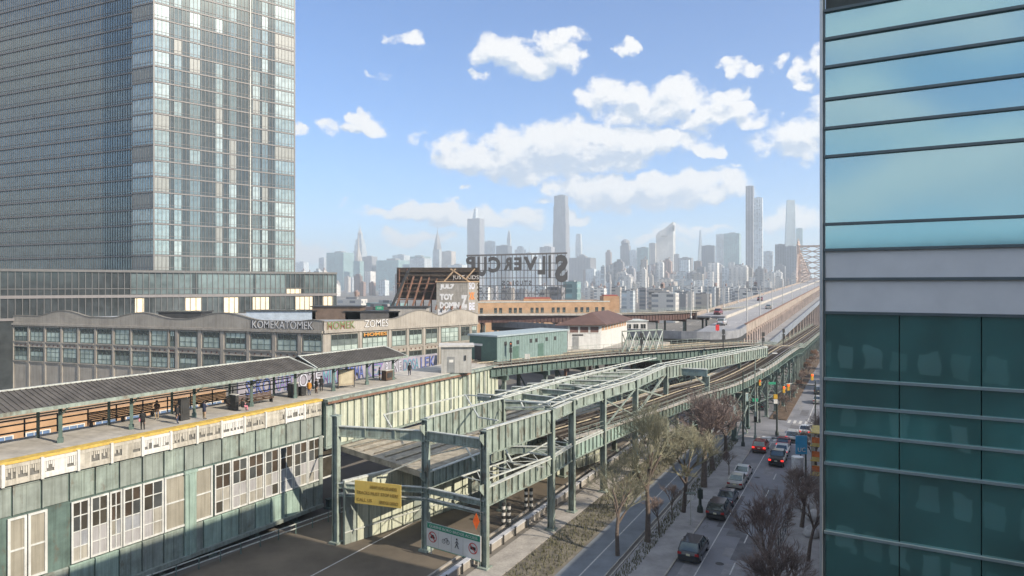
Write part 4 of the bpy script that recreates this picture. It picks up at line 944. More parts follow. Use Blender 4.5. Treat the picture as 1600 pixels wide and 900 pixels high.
# roof clutter
for i, (px, py, w, h, lab, m1) in enumerate(((530, 487, 9, 2.3, 'brown dark-topped water tank hut on the loft roof', mat('brown tank cladding', (.14, .10, .075), .8)), (640, 489, 7, 2.2, 'grey penthouse hut on the loft roof below the billboard', CONC), (290, 489, 8, 1.3, 'long low dark skylight on the loft roof at left', DARK), (445, 486, 13, 1.5, 'pale blue roof duct on the loft roof behind the graffiti', mat('pale blue duct', (.40, .46, .52), .6, var=.15)), (585, 488, 10, 1.4, 'dark sloping rooftop vent ridge on the loft roof', mat('dark roof felt', (.10, .095, .09), .9)))):
    p = atY(px, py, 128); t = thing('roof_hut', lab, 'roof structure', (p.x, p.y, 18.5)); MB().box((p.x, p.y, 18.5 + h / 2), (w, 4.5, h)).build('wall', m1, t); MB().box((p.x, p.y, 18.62 + h), (w + .6, 5, .2)).build('roof', DARK, t)
# ------------------------------------------------------------------ left glass tower and podium
TM = mat('tower mullion', (.15, .15, .15), .5, metal=.3, var=.1); TS = mat('tower spandrel line', (.20, .19, .19), .5, var=.1)
TG = [glass('tower glass grey', (.075, .085, .088), .15, .14, blend=.12), glass('tower glass dark', (.045, .052, .056), .15, .10, blend=.12)]
TP = [glass('tower pale glass', (.24, .30, .30), .12, .22, blend=.12), glass('tower pale glass bright', (.38, .45, .45), .15, .2, blend=.12), glass('tower teal glass', (.12, .155, .16), .12, .18, blend=.12), mat('warm blind behind tower glass', (.26, .285, .28), .4, var=.12), glass('tower deep glass', (.09, .11, .11), .1, .16, blend=.12)]
TW = thing('glass_tower', 'tall residential tower with gridded glass curtain walls behind the loft factory', 'tower', (-77.3, 145, 0))
C0 = Vector((-77.3, 145)); ta = Vector((.75, .661)).normalized(); tb = Vector((-.922, .387)).normalized(); TH = 108; FH = 3.41; zb = 28.0
R1 = C0 + ta * 31.5; L1 = C0 + tb * 6.5; L2 = L1 + Vector((.3, 1.6)); L3 = L2 + tb * 55
MB().prism([L3, L2, L1, C0, R1, R1 + Vector((-20, 30)), L3 + Vector((0, 30))], 0, TH).build('wall', TG[0], TW)
FA = Facade(C0, R1); FB = Facade(L1, C0); FC = Facade(L3, L2)
cols = [(140, 230, .62), (258, 300, .75), (345, 405, .42), (492, 530, .5), (570, 608, .55), (703, 740, .8), (755, 785, .8), (825, 935, .85)]
darks = [(232, 256), (302, 343), (407, 490), (532, 568), (612, 684), (742, 753), (787, 823)]
rt = random.Random(11); nf = int((TH - zb) / FH)
def zrow(i): return zb + i * FH
for (F, group) in ((FA, cols), (FB, [(32, 132, .95)])):
    for a, b, pr in group:
        s0_, s1_ = F.s_of(200 + a / 3.6), F.s_of(200 + b / 3.6); key = None
        run = rt.random() < pr
        if F is FB: s0_, s1_ = .15, F.L - .15
        cent = F.P((s0_ + s1_) / 2, 0, .02); w = s1_ - s0_; meshes = {}
        for i in range(nf):
            if rt.random() < .35: run = rt.random() < pr
            k = rt.choice((0, 0, 1, 3)) if run else rt.choice((2, 2, 2, 4))
            if k not in meshes:
                mb = MB(); mb.box((0, 0, FH / 2), (w, .08, FH - .45)); meshes[k] = mb.mesh('window', TP[k])
            inst('window', meshes[k], TW, (cent.x, cent.y, zrow(i)), F.rz)
for a, b in darks:
    s0_, s1_ = FA.s_of(200 + a / 3.6), FA.s_of(200 + b / 3.6); FA.box(MB(), s0_, s1_, 18, TH, 0, .03).build('dark_bay', TG[1], TW)
for F in (FA, FB, FC):
    mb = MB(); n = int(F.L / .8)
    for i in range(n + 1): F.box(mb, F.L * i / n - .045, F.L * i / n + .045, zb - 8, TH, .0, .14)
    mb.build('mullion', TM, TW)['kind'] = 'stuff'
    mb = MB()
    for i in range(nf + 1): F.box(mb, 0, F.L, zrow(i) - .14, zrow(i) + .12, .0, .17); F.box(mb, 0, F.L, zrow(i) + .75, zrow(i) + .82, 0, .12)
    mb.build('floor_band', TS, TW)['kind'] = 'stuff'
mb = MB(); a = FA.s_of(390.5); FA.box(mb, a - .12, a + .12, zb, TH, 0, .3); mb.build('fin', PALESTEEL, TW)
for q in (C0, R1): MB().box((q.x, q.y, (zb + TH) / 2), (.3, .3, TH - zb), .7).build('corner_post', TM, TW)
mb = MB()
for i in range(nf): FC.box(mb, 0, FC.L, zrow(i) + .3, zrow(i) + 3.0, 0, .03)
mb.build('window_band', TP[2], TW)['kind'] = 'stuff'
PD = thing('tower_podium', 'two storey gridded glass podium at the foot of the tower with warm lit rooms', 'building', (-100, 133, 18))
P0, P1 = Vector((-150, 131)), Vector((-45.5, 174)); P0 = atY(-60, 445, 126).xy; P1 = atY(526, 445, 168).xy; FP = Facade(P0, P1)
nb = Vector((-FP.n.x, -FP.n.y)); MB().prism([P0, P1, P1 + nb * 12, P0 + nb * 12], 0, 27.6).build('wall', TG[1], PD)
zt1, zt2 = 27.4, 22.8
MB().prism([P0 - nb * .4, P1 - nb * .4, P1 + nb * .5, P0 + nb * .5], 27.61, 28.1).build('parapet', TM, PD)
mb = MB(); FP.box(mb, 0, FP.L, 22.3, 22.9, 0, .3); FP.box(mb, 0, FP.L, 18.0, 18.5, 0, .3); mb.build('floor_band', TS, PD)
FP.box(MB(), 0, FP.L, 24.1, 24.25, .0, .2).build('transom', TM, PD)
mb = MB(); n = int(FP.L / 1.15)
for i in range(n): FP.box(mb, FP.L * i / n - .06, FP.L * i / n + .06, 18, 27.6, 0, .2)
mb.build('mullion', TM, PD)['kind'] = 'stuff'
warm = emis('warm lit room glass', (.75, .62, .42), .25)
for a, b, z in ((211, 225, 0), (290, 314, 0), (350, 372, 0), (395, 420, 0), (462, 488, 0), (504, 520, 0), (448, 470, 1)):
    FP.box(MB(), FP.s_of(a), FP.s_of(b), (18.6, 22.95)[z], (22.1, 24.0)[z], .0, .05).build('lit_window', warm, PD)
for a, b, z in ((238, 288, 0), (322, 345, 0), (425, 458, 0), (205, 300, 1), (310, 395, 1), (400, 446, 1), (474, 522, 1)):
    FP.box(MB(), FP.s_of(a), FP.s_of(b), (18.6, 23.0)[z], (22.1, 27.3)[z], .0, .04).build('window', TP[2] if z else TG[0], PD)
# ------------------------------------------------------------------ billboard frame and graffiti block
BBt = thing('billboard', 'dark timber backed billboard on rusty raking steel struts above the loft roof', 'billboard', atY(680, 495, 138))
a, b = atY(620, 495, 138), atY(750, 495, 136)
MB().add([atY(620, 418, 142), atY(749, 418, 139), atY(749, 470, 139), atY(620, 466, 142), atY(620, 418, 142.4), atY(749, 418, 139.4), atY(749, 470, 139.4), atY(620, 466, 142.4)], [(0, 3, 2, 1), (4, 5, 6, 7), (0, 1, 5, 4), (1, 2, 6, 5), (2, 3, 7, 6), (3, 0, 4, 7)]).build('backboard', mat('dark weathered timber', (.075, .06, .05), .9, var=.4, scale=.6), BBt)
for k in range(7): MB().bar(atY(620, 424 + k * 6.5, 141.8), atY(749, 424 + k * 7, 138.8), .2, .3).build('board', TIE, BBt)
for k in range(9):
    x = 624 + k * 12.5; MB().bar(atY(x + 10, 432, 141), atY(x - 6, 484, 135.5), .28, .28).build('strut', RUSTY, BBt); MB().bar(atY(x, 420, 141.5), atY(x, 494, 141.5), .22, .22).build('post', RUSTY, BBt)
MB().bar(atY(640, 419, 139), atY(606, 492, 131), .4, .4).build('strut', DARK, BBt)
for y in (443, 455, 468): MB().bar(atY(620, y, 140.5), atY(700, y, 139), .2, .2).build('rail', RUSTY, BBt)
for p_, q_ in (((704, 420), (738, 443)), ((694, 440), (712, 420)), ((728, 436), (742, 420))): MB().bar(atY(*p_, 137.5), atY(*q_, 137.5), .25, .25).build('brace', mat('pale timber', (.42, .30, .19), .8), BBt)
me = text_mesh('JUST KIDS', 5.4, 1.0, .02); me.materials.append(WHT); 
q = atY(707, 438, 138.3); inst('lettering', me, BBt, q, 0)
GB = thing('graffiti_block', 'grey rooftop bulkhead painted with big white graffiti letters', 'rooftop bulkhead', atY(712, 495, 136))
p0, p1 = atY(682, 495, 136), atY(731, 495, 136); p2 = atY(747, 495, 139); GF = Facade(p0, p1); GF2 = Facade(p1, p2)
zt = atY(0, 441, 136).z
MB().prism([p0.xy, p1.xy, p2.xy, p2.xy + Vector((-6, 6)), p0.xy + Vector((0, 6))], 17, zt).build('wall', mat('grey bulkhead render', (.30, .285, .26), .9, var=.2, streak=.4), GB)
MB().prism([p0.xy + Vector((-.2, -.2)), p1.xy + Vector((.1, -.2)), p2.xy + Vector((.3, 0)), p2.xy + Vector((-6, 6.2)), p0.xy + Vector((-.2, 6.2))], zt, zt + .2).build('coping', mat('pale timber', (.42, .30, .19), .8), GB)
def zpy(py, Y=136): return atY(0, py, Y).z
for s_, x0, x1, y0, y1 in (('JUL7', 687, 710, 453, 444), ('TOY', 687, 709, 469, 459), ('DOMIN', 687, 718, 482, 472), ('NICK', 684, 716, 497, 483), ('Z', 720, 731, 481, 461), ('Z', 719, 731, 493, 482)):
    me = text_mesh(s_, GF.s_of(x1) - GF.s_of(x0) if x1 < 731 else 1.35, zpy(y1) - zpy(y0), .02, .07); me.materials.append(WHT); inst('lettering', me, GB, GF.P(GF.s_of(x0), zpy(y0), .03), GF.rz)
for s_, z, m1 in (('SO', 440, gc[2]), ('XK', 456, mat('graffiti orange', (.60, .22, .05), .7)), ('BE', 472, gc[2]), ('ZA', 486, gc[0])):
    me = text_mesh(s_, 2.0, 1.5, .02, .03); me.materials.append(m1); inst('lettering', me, GB, GF2.P(.35, zpy(z + 12, 138), .03), GF2.rz)
# ------------------------------------------------------------------ mirrored roof sign seen from behind
SY = 330; SG = thing('roof_sign', 'tall steel lattice roof sign with dark letters seen from behind', 'roof sign', atY(808, 480, SY))
SGM = mat('sign lattice steel', (.10, .10, .105), .6)
def sp(px, py, dy=0): return atY(px, py, SY + dy)
for k in range(27): x = 731 + k * 5.85; MB().bar(sp(x, 400 - (x - 731) / 152 * 4, 1), sp(x, 478, 1), .42 if k % 3 == 0 else .26, .42 if k % 3 == 0 else .26).build('post', SGM, SG)
for y in (399, 411, 422, 434, 446, 458, 470): MB().bar(sp(729, y + .5, 1.2), sp(886, y - (3.5 if y < 405 else 0), 1.2), .34 if y > 400 else .6, .34 if y > 400 else .8).build('rail', SGM, SG)
for k in range(9): x = 731 + k * 17.5; MB().bar(sp(x, 474, 1.4), sp(x + 15, 448, 1.4), .2, .2).build('brace', SGM, SG); MB().bar(sp(x + 15, 474, 1.4), sp(x, 448, 1.4), .2, .2).build('brace', SGM, SG)
for ch, x0, x1, y0, y1 in (('S', 867, 887, 398, 441), ('I', 857, 861, 399, 434), ('L', 840, 852, 400, 429), ('V', 818, 840, 401, 423), ('E', 803, 815, 402, 422), ('R', 787, 800, 402, 422), ('C', 763, 782, 401, 426), ('U', 746, 760, 401, 432), ('P', 728, 742, 401, 421)):
    me = text_mesh(ch, (x1 - x0) * SY / FPX, (y1 - y0) * SY / FPX, .35, .045); me.materials.append(LETTER); inst('letter', me, SG, sp(x1, y1), math.pi)
for i, ch in enumerate('STUDIOS'):
    me = text_mesh(ch, 1.5 if ch != 'I' else .5, 2.4, .15, .04); me.materials.append(LETTER); inst('letter', me, SG, sp(831 - i * 7, 446), math.pi)
# tan brick building under it
q0, q1 = atY(744, 472, 262), atY(952, 472, 276)
TB = thing('brick_building', 'tan brick industrial building with small dark windows below the roof sign', 'building', (q0.x, q0.y, 0)); BF = Facade(q0, q1); zt = 25 - 28 * 262 / FPX
MB().prism([q0.xy, q1.xy, q1.xy + Vector((0, 40)), q0.xy + Vector((0, 40))], 0, zt).build('wall', TANB, TB); BF.box(MB(), -.2, BF.L + .2, zt, zt + .4, -.6, .2).build('coping', PALESTEEL, TB)
for g_ in (750, 772, 780, 795, 803, 811, 829, 837, 845, 862, 870, 879, 898, 907, 916, 930, 940):
    for z in (zt - 4.2, zt - 8.4, zt - 12.6): BF.box(MB(), BF.s_of(g_), BF.s_of(g_ + 4.6), z, z + 2.1, -.05, .06).build('window', GLD, TB)
for i, (x0, x1, y, lab) in enumerate(((818, 862, 467, 'small tan penthouse with red trimmed windows under the roof sign'), (943, 968, 463, 'tan brick end block with a red rooftop hut'))):
    p, q = atY(x0, 475, 290), atY(x1, 475, 290); z = 25 - (y - 445) * 290 / FPX
    t = thing('brick_building', lab, 'building', (p.x, p.y, 0)); MB().prism([p.xy, q.xy, q.xy + Vector((0, 12)), p.xy + Vector((0, 12))], 0, z).build('wall', TANB, t); MB().box(((p.x + q.x) / 2, 296, z + .3), (q.x - p.x - 1, 8, .6)).build('roof', RED, t)
# ------------------------------------------------------------------ skyline
SKM = {}
rfv = random.Random(77)
def skm(k, v=0):
    T = {'glass': ((.30, .36, .38), (.18, .24, .27), 3.2, 3.8, .75, .8), 'dark': ((.13, .15, .18), (.07, .08, .10), 3.5, 3.8, .6, .6), 'stone': ((.42, .39, .35), (.20, .20, .21), 4.2, 3.6, .42, .5), 'white': ((.58, .57, .54), (.26, .28, .30), 4.2, 3.4, .45, .5),
         'brown': ((.28, .20, .17), (.13, .12, .12), 4.0, 3.4, .42, .5), 'grey': ((.30, .30, .31), (.15, .16, .18), 3.8, 3.6, .5, .55), 'pale': ((.50, .54, .56), (.34, .40, .44), 3.4, 3.6, .6, .6), 'teal': ((.26, .38, .38), (.16, .27, .28), 3.2, 3.8, .7, .7)}[k]
    f = (1, .78, 1.25)[v]; T = (tuple(min(.8, c * f) for c in T[0]), T[1], T[2] * (1, 1.4, .8)[v], T[3], T[4], T[5])
    return gridmat('far facade %s %d' % (k, v), *T)
def far(px0, px1, py, Y, kind, label, base=0, name='skyscraper', cat='skyscraper', ratio=.7, steps=(), roof=None, group=None):
    W = (px1 - px0) * Y / FPX; w = W / (.886 + ratio * .463); dd = w * ratio
    c = atY(px0, 445, Y); z = CAMH + (HOR - py) * Y / FPX
    t = thing(name, label, cat, (c.x, c.y, 0), group)
    fd = Vector((.886, -.463)); bd = Vector((.463, .886)); P = c.xy
    def rect(i0, i1, j0, j1): return [P + fd * (w * i0) + bd * (dd * j0), P + fd * (w * i1) + bd * (dd * j0), P + fd * (w * i1) + bd * (dd * j1), P + fd * (w * i0) + bd * (dd * j1)]
    m = skm(kind, rfv.randint(0, 2)); zz = base; MB().prism(rect(0, 1, 0, 1), 0, z).build('tower_body', m, t)
    for ins, top in steps:
        z2 = CAMH + (HOR - top) * Y / FPX; MB().prism(rect(ins, 1 - ins, ins, 1 - ins), z, z2).build('setback', m, t); z = z2
    if kind in ('brown', 'stone', 'white') and W < 90 and Y < 2700 and rfv.random() < .3:
        q = P + fd * w * .75 + bd * dd * .3; MB().lathe((q.x, q.y, z), [(1.6, 1.5), (1.6, 4.6), (.2, 5.8)], 8).build('water_tank', skm('brown'), t)
    MB().prism(rect(.3, .7, .3, .7), z, z + W * .06).build('plant_room', skm('grey'), t)
    return t, P + fd * w / 2 + bd * dd / 2, z, W
def spire(t, p, z0, z1, r, m='pale', n=8, prof=None):
    mb = MB(); h = z1 - z0; mb.lathe((p.x, p.y, z0), [(r * a, h * b) for a, b in (prof or [(1, 0), (.5, .3), (.18, .6), (.05, 1)])], n); mb.build('spire', skm(m), t)
def zp(py, Y): return CAMH + (HOR - py) * Y / FPX
FARS = [
 (552,573,392,3900,'pale','famous stepped limestone skyscraper with a tall tapering mast at the left of the skyline',((.08,382),(.16,374),(.3,366))),
 (498,511,403,3300,'pale','pale slab at the left end of the hazy cluster',()), (510,552,395,3000,'teal','broad flat topped teal slab left of the masted skyscraper',()),
 (566,589,401,2900,'grey','grey flat topped tower right of the masted skyscraper',()), (588,614,409,3000,'pale','pale low tower between the grey block and the wide slab',()),
 (613,640,399,3100,'pale','wide pale slab left of the sunburst spire tower',()), (638,672,401,3150,'teal','second wide slab touching the sunburst spire tower',()),
 (676,691,393,3200,'pale','slender tower with a needle spire left of the big flat topped tower',((.04,390),)), (690,712,393,2900,'stone','stone block with dark crown just right of the needle spire tower',()),
 (588,640,407,2850,'teal','very wide faint block filling the gap left of the needle spire tower',()), (640,674,404,2800,'pale','long pale block under the needle spire tower',()), (552,568,408,2700,'teal','low teal block at the foot of the masted skyscraper',()),
 (700,731,414,2600,'pale','low pale block left of the big flat topped tower',()), (828,846,404,2700,'pale','small pale block behind the middle of the roof sign',()),
 (462,482,410,3600,'pale','pale block just right of the glass residential tower',()), (482,498,428,3400,'white','low white block beside the tower edge',()),
 (730,757,342,3500,'grey','big grey flat topped tower with a small stepped cap',()), (757,774,377,3300,'pale','rounded pale tower right of the big flat topped tower',()),
 (775,800,384,3000,'dark','blue grey slab in front of a thin ornate tower',()), (792,799,372,3600,'pale','thin ornate tower peeking above the blue grey slab',((.1,366),(.25,362))),
 (804,822,390,3200,'pale','pale stepped tower above the roof sign',((.2,386),)), (820,834,395,3100,'pale','low pale tower with a mast above the roof sign',()), (843,867,386,3000,'grey','grey slab left of the tall stepped tower',()),
 (863,891,386,3100,'grey','tall stepped grey supertall right of the roof sign',((.03,350),(.06,322),(.1,306))), (899,910,378,3600,'pale','thin pale tower right of the stepped supertall',((.08,366),)),
 (889,932,403,2700,'grey','wide hazy block right of the roof sign',()), (905,915,398,3200,'grey','narrow block behind the wide hazy block',()), (946,956,394,3000,'brown','slim brownish tower with rounded top',((.2,391),)),
 (930,952,424,2300,'grey','mid grey slab above the tan brick block',()), (915,932,420,2200,'pale','pale waterfront block left of the mid grey slab',()),
 (969,986,384,2800,'grey','dome topped grey tower',((.12,380),)), (984,996,391,2750,'pale','pale tower stuck to the dome topped tower',()), (995,1017,387,2900,'teal','faint teal tower left of the slant roofed tower',()),
 (1014,1026,380,2700,'stone','narrow ribbed stone tower beside the slant roofed tower',()), (1053,1062,397,2700,'grey','narrow grey tower right of the slant roofed tower',()), (1059,1084,403,2400,'grey','flat topped grey block with banded top',()),
 (1096,1119,384,2500,'dark','dark charcoal slab in front of the sharp pointed tower',()), (1119,1133,366,2800,'pale','pale ribbed tower beside the wide green glass tower',()), (1131,1159,365,2700,'teal','wide green grey glass tower with notched top',()),
 (1165,1179,291,1900,'grey','tallest very slender grey tower',()), (1178,1193,311,1850,'pale','slender pale tower stuck to the tallest one',((.03,309),)), (1193,1209,393,2300,'pale','pale blue tower right of the slender pair',()),
 (1211,1229,382,1900,'dark','left one of a dark twin apartment slab pair',()), (1226,1246,385,1880,'dark','right one of a dark twin apartment slab pair',()), (1244,1255,357,2900,'teal','teal flat topped tower beside the tapering one',()),
 (1139,1171,417,1500,'white','bright white stepped office block with banded windows',((.06,415),)), (1132,1169,452,1100,'dark','dark framed office building below the white block',()),
 (1170,1194,433,1400,'white','pale apartment block at the bridge foot',()), (953,973,413,1800,'white','bright white apartment tower at left of the riverside group',((.15,411),)), (969,990,443,1500,'white','left pale riverside apartment slab',((.25,440),)), (989,1010,443,1500,'white','right pale riverside apartment slab',((.25,440),)),
 (1000,1018,414,1950,'dark','dark narrow block behind the riverside slabs',()), (1024,1042,410,2000,'stone','stone tower with flat cap in the middle of the riverside group',()), (1022,1060,440,1500,'stone','wide stone riverside block with twin shoulders',((.2,436),)),
 (1044,1060,425,1900,'grey','grey block behind the wide stone riverside block',()), (1060,1090,425,1900,'grey','broad grey block left of the brown tower',()), (1084,1097,408,2050,'brown','brown tower left of the charcoal slab',()),
 (1194,1212,427,1500,'white','low white tower left of the dark twin slabs',()), (880,908,440,520,'teal','green glazed office block just right of the roof sign',()),
]
for f in FARS:
    t, p, z, W = far(f[0], f[1], f[2], f[3], f[4], f[5], steps=f[6])
    Y = f[3]
    if f[0] == 552: spire(t, p, z, zp(347, Y), 15, 'stone', prof=[(1, 0), (.85, .12), (.5, .24), (.25, .34), (.15, .58), (.05, .64), (.02, 1)])
    if f[0] == 676: spire(t, p, z, zp(354, Y), 19, 'grey', prof=[(1, 0), (.86, .2), (.62, .42), (.36, .6), (.14, .74), (.05, .86), (.02, 1)])
    if f[0] == 730: 
        MB().lathe((p.x, p.y, z), [(18, 0), (14, 25), (11, 40), (11, 52), (2, 58), (1, 70)], 4).build('crown', skm('pale'), t)
    if f[0] == 792: spire(t, p, z, zp(357, Y), 8)
    if f[0] == 820: spire(t, p, z, zp(375, Y), 2)
    if f[0] == 969: MB().lathe((p.x, p.y, z), [(20, 0), (18, 8), (12, 14), (3, 17)], 12).build('dome', skm('grey'), t)
# slant roofed tower
Y = 2700; a, b = atY(1025, 445, Y), atY(1053, 445, Y); t = thing('skyscraper', 'white slant roofed tower with a black slot near its peak', 'skyscraper', (a.x, a.y, 0))
MB().prism([a.xy, b.xy + Vector((-8, -20)), b.xy + Vector((16, 40)), a.xy + Vector((20, 60))], 0, lambda p: zp(368, Y) + max(0, min(1, (p[0] - a.x) / (b.x - a.x - 12))) * (zp(347, Y) - zp(368, Y))).build('tower_body', skm('white'), t)
MB().box((b.x - 7, b.y - 22, zp(357, Y)), (6, 8, 22)).build('slot', DARK, t); MB().box((a.x + 28, a.y - 18, zp(369.5, Y)), (26, 6, 2.5)).build('slot', DARK, t)
# sharp pointed tower and tapering tower
Y = 3000
for (x0, x1, xt, yt, yb, lab, k) in ((1088, 1103, 1095.5, 359, 445, 'sharp pointed glass pyramid tower', 'pale'), (1225, 1244, 1237, 312, 445, 'tapering slender glass tower near the bridge tower', 'glass')):
    a, b = atY(x0, 445, Y), atY(x1, 445, Y); w0, w1 = atY(xt - (.3 if yt > 340 else 5), 445, Y), atY(xt + (.3 if yt > 340 else 6), 445, Y); t = thing('skyscraper', lab, 'skyscraper', (a.x, a.y, 0)); z = zp(yt, Y)
    MB().add([(a.x, Y, 0), (b.x, Y - 10, 0), (b.x + 8, Y + 30, 0), (a.x + 8, Y + 40, 0), (w0.x, Y + 10, z), (w1.x, Y + 8, z), (w1.x, Y + 20, z), (w0.x, Y + 22, z)], [(3, 2, 1, 0), (4, 5, 6, 7), (0, 1, 5, 4), (1, 2, 6, 5), (2, 3, 7, 6), (3, 0, 4, 7)]).build('tower_body', skm(k), t)
# anonymous low blocks filling the far shore, each a thing
rf = random.Random(21)
for i in range(300):
    px = rf.uniform(905, 1262) if i < 250 else rf.uniform(455, 745); Y = rf.uniform(1350, 2600); w = rf.uniform(7, 20)
    py = rf.uniform(424, 450) - (rf.random() < .35) * rf.uniform(4, 22) if i < 250 else rf.uniform(424, 448)
    far(px, px + w, py, Y, rf.choice(['stone', 'white', 'grey', 'brown', 'white', 'pale', 'stone']), 'small hazy apartment block in the crowded far shore skyline', name='apartment_block', cat='apartment block', steps=(((.2, py - 2.5),), (), ((.1, py - 1.5), (.28, py - 4)), ((.3, py - 1.2),))[i % 4], group='far shore apartment blocks', ratio=rf.uniform(.4, 1.1))
for i in range(90):
    px = rf.choice([rf.uniform(1270, 1650), rf.uniform(-60, 60)]) if i < 6 else rf.uniform(745, 1200); Y = rf.uniform(420, 1300); py = 445 + rf.uniform(3, 16) * 500 / Y
    far(px, px + rf.uniform(14, 40) * 500 / Y, py, Y, rf.choice(['stone', 'white', 'pale', 'white', 'stone', 'grey']), 'low warehouse roof in the flat district before the river', name='warehouse', cat='warehouse', group='low warehouses before the river', ratio=.6)
# white office block, green highway sign and pink wall right of the podium
far(527, 576, 467, 420, 'white', 'white low office building with window rows right of the podium', name='office_building', cat='office building', ratio=.3)
far(572, 640, 473, 400, 'teal', 'teal grey low block right of the white office building', name='office_building', cat='office building', ratio=.3)
far(556, 636, 479, 300, 'brown', 'pinkish low wall block behind the loft roof', name='low_building', cat='building', ratio=.2)
q = atY(593, 483, 290); t = thing('highway_sign', 'small green highway sign beyond the loft roof', 'sign', q); MB().box(q, (3.4, .2, 2.6)).build('panel', mat('sign green', (.03, .30, .17), .5), t); MB().bar(q, q - Vector((0, -.3, 10)), .2, .2).build('post', PALESTEEL, t)
me = text_mesh('EXIT', 1.8, .7, .02); me.materials.append(WHITEP); inst('lettering', me, t, q + Vector((-.9, -.13, .1)), 0)
# ------------------------------------------------------------------ right hand glass building
GBd = thing('glass_building', 'teal glass office facade with grey spandrels close at the right', 'building', (8.25, 18, 0))
gc0 = Vector((8.25, 18.0)); gdir = Vector((.867, -.499)); GFc = Facade(gc0, gc0 + gdir * 26); GH = 34
MB().prism([gc0 - GFc.n * .25 + gdir * .12, gc0 + gdir * 26 - GFc.n * .25, st(46, 26).xy, st(46, .1).xy], 0, GH).build('wall', mat('dark core wall', (.05, .06, .06), .8), GBd)
MUL = mat('grey teal mullion', (.10, .13, .14), .4, metal=.4, var=.1); MULL = mat('pale aluminium fin', (.50, .53, .54), .35, metal=.5, var=.08)
SKYG = [glass('upper teal facade glass %d' % i, (.06, .25, .31), .11, .58, (.62 + .04 * i, .88, .88), .05, cv=.06) for i in range(2)]
LOWG = [glass('lower teal facade glass %d' % i, ((.04, .155, .15), (.04, .20, .19))[i], .03, .40, (.62, .90, .88), .12, cv=.3) for i in range(2)]
SPG = mat('light grey spandrel panel', (.64, .645, .64), .45, var=.05)
zs = [CAMH - (y - HOR) * 18 / FPX for y in (829, 722, 675, 632, 591, 488, 436, 391, 351, 246, 202, 157, 107)]
seq = list(zs)
while seq[-1] < GH - 2: seq.append(seq[-8] + (zs[-5] - zs[4]) if 0 else seq[-1] + (1.75, .75, .75, .86)[len(seq) % 4])
lo = [zs[0]]
while lo[-1] > 1.5: lo.append(lo[-1] - (.8, 1.75, .8, .75)[len(lo) % 4])
seq = sorted(set(lo[1:] + seq))
vw = 1.72; nvis = 6
for i, (z0, z1) in enumerate(zip(seq[:-1], seq[1:])):
    zc = (z0 + z1) / 2
    if z1 > 44 or z0 < 9.5:      # far above or below the view: one pane row across
        GFc.box(MB(), .12, 25.9, z0 + .03, z1 - .03, -.2, -.02).build('glass_pane', SKYG[0] if zc > 26 else LOWG[0], GBd); continue
    m_ = SPG if zs[5] - .01 <= z0 < zs[7] - .01 else (SKYG[i % 2] if zc > 26 else LOWG[(i // 2) % 2])
    vq = vw if zc < 24 else vw * 2.5
    for k in range(15 if zc < 24 else 6):
        a = .12 + k * vq
        GFc.box(MB(), a + .012, a + vq - .012, z0 + .03, z1 - .03, -.2, random.uniform(-.03, -.02)).build('spandrel_panel' if m_ is SPG else 'glass_pane', m_, GBd)
for i, z in enumerate(seq): GFc.box(MB(), .1, 26, z - .035, z + .035, -.05, .07).build('transom', MUL if z > 24 else mat('pale blue transom', (.30, .38, .40), .35, metal=.4, var=.1), GBd)
mb = MB()
0
0
GFc.box(MB(), .0, .07, 0, GH, -.2, .1).build('corner_fin', MULL, GBd); GFc.box(MB(), .07, .12, 0, GH, -.15, .02).build('corner_post', MUL, GBd)
# unseen: block added to shade the street; viewpoint building shaped for glass reflections
bb = thing('apartment_block', 'unseen brown block added beyond the glass building to shade the street', 'building', st(90, 0)); MB().prism([st(46.3, 0).xy, st(46.3, 30).xy, st(114, 30).xy, st(114, 0).xy], 0, 13.5).build('wall', skm('brown'), bb)
ob = thing('apartment_block', 'unseen building directly behind the viewpoint, shaped for the glass reflections', 'building', (0, -8, 0)); 
V0, V1 = Vector((26, -1.0)), Vector((-30, -1.0)); MB().prism([V0, V1, V1 + Vector((0, -22)), V0 + Vector((0, -22))], 0, 27).build('wall', gridmat('reflected rear facade', (.11, .11, .105), (.19, .21, .21), 1.5, 3.4, .6, .35), ob)
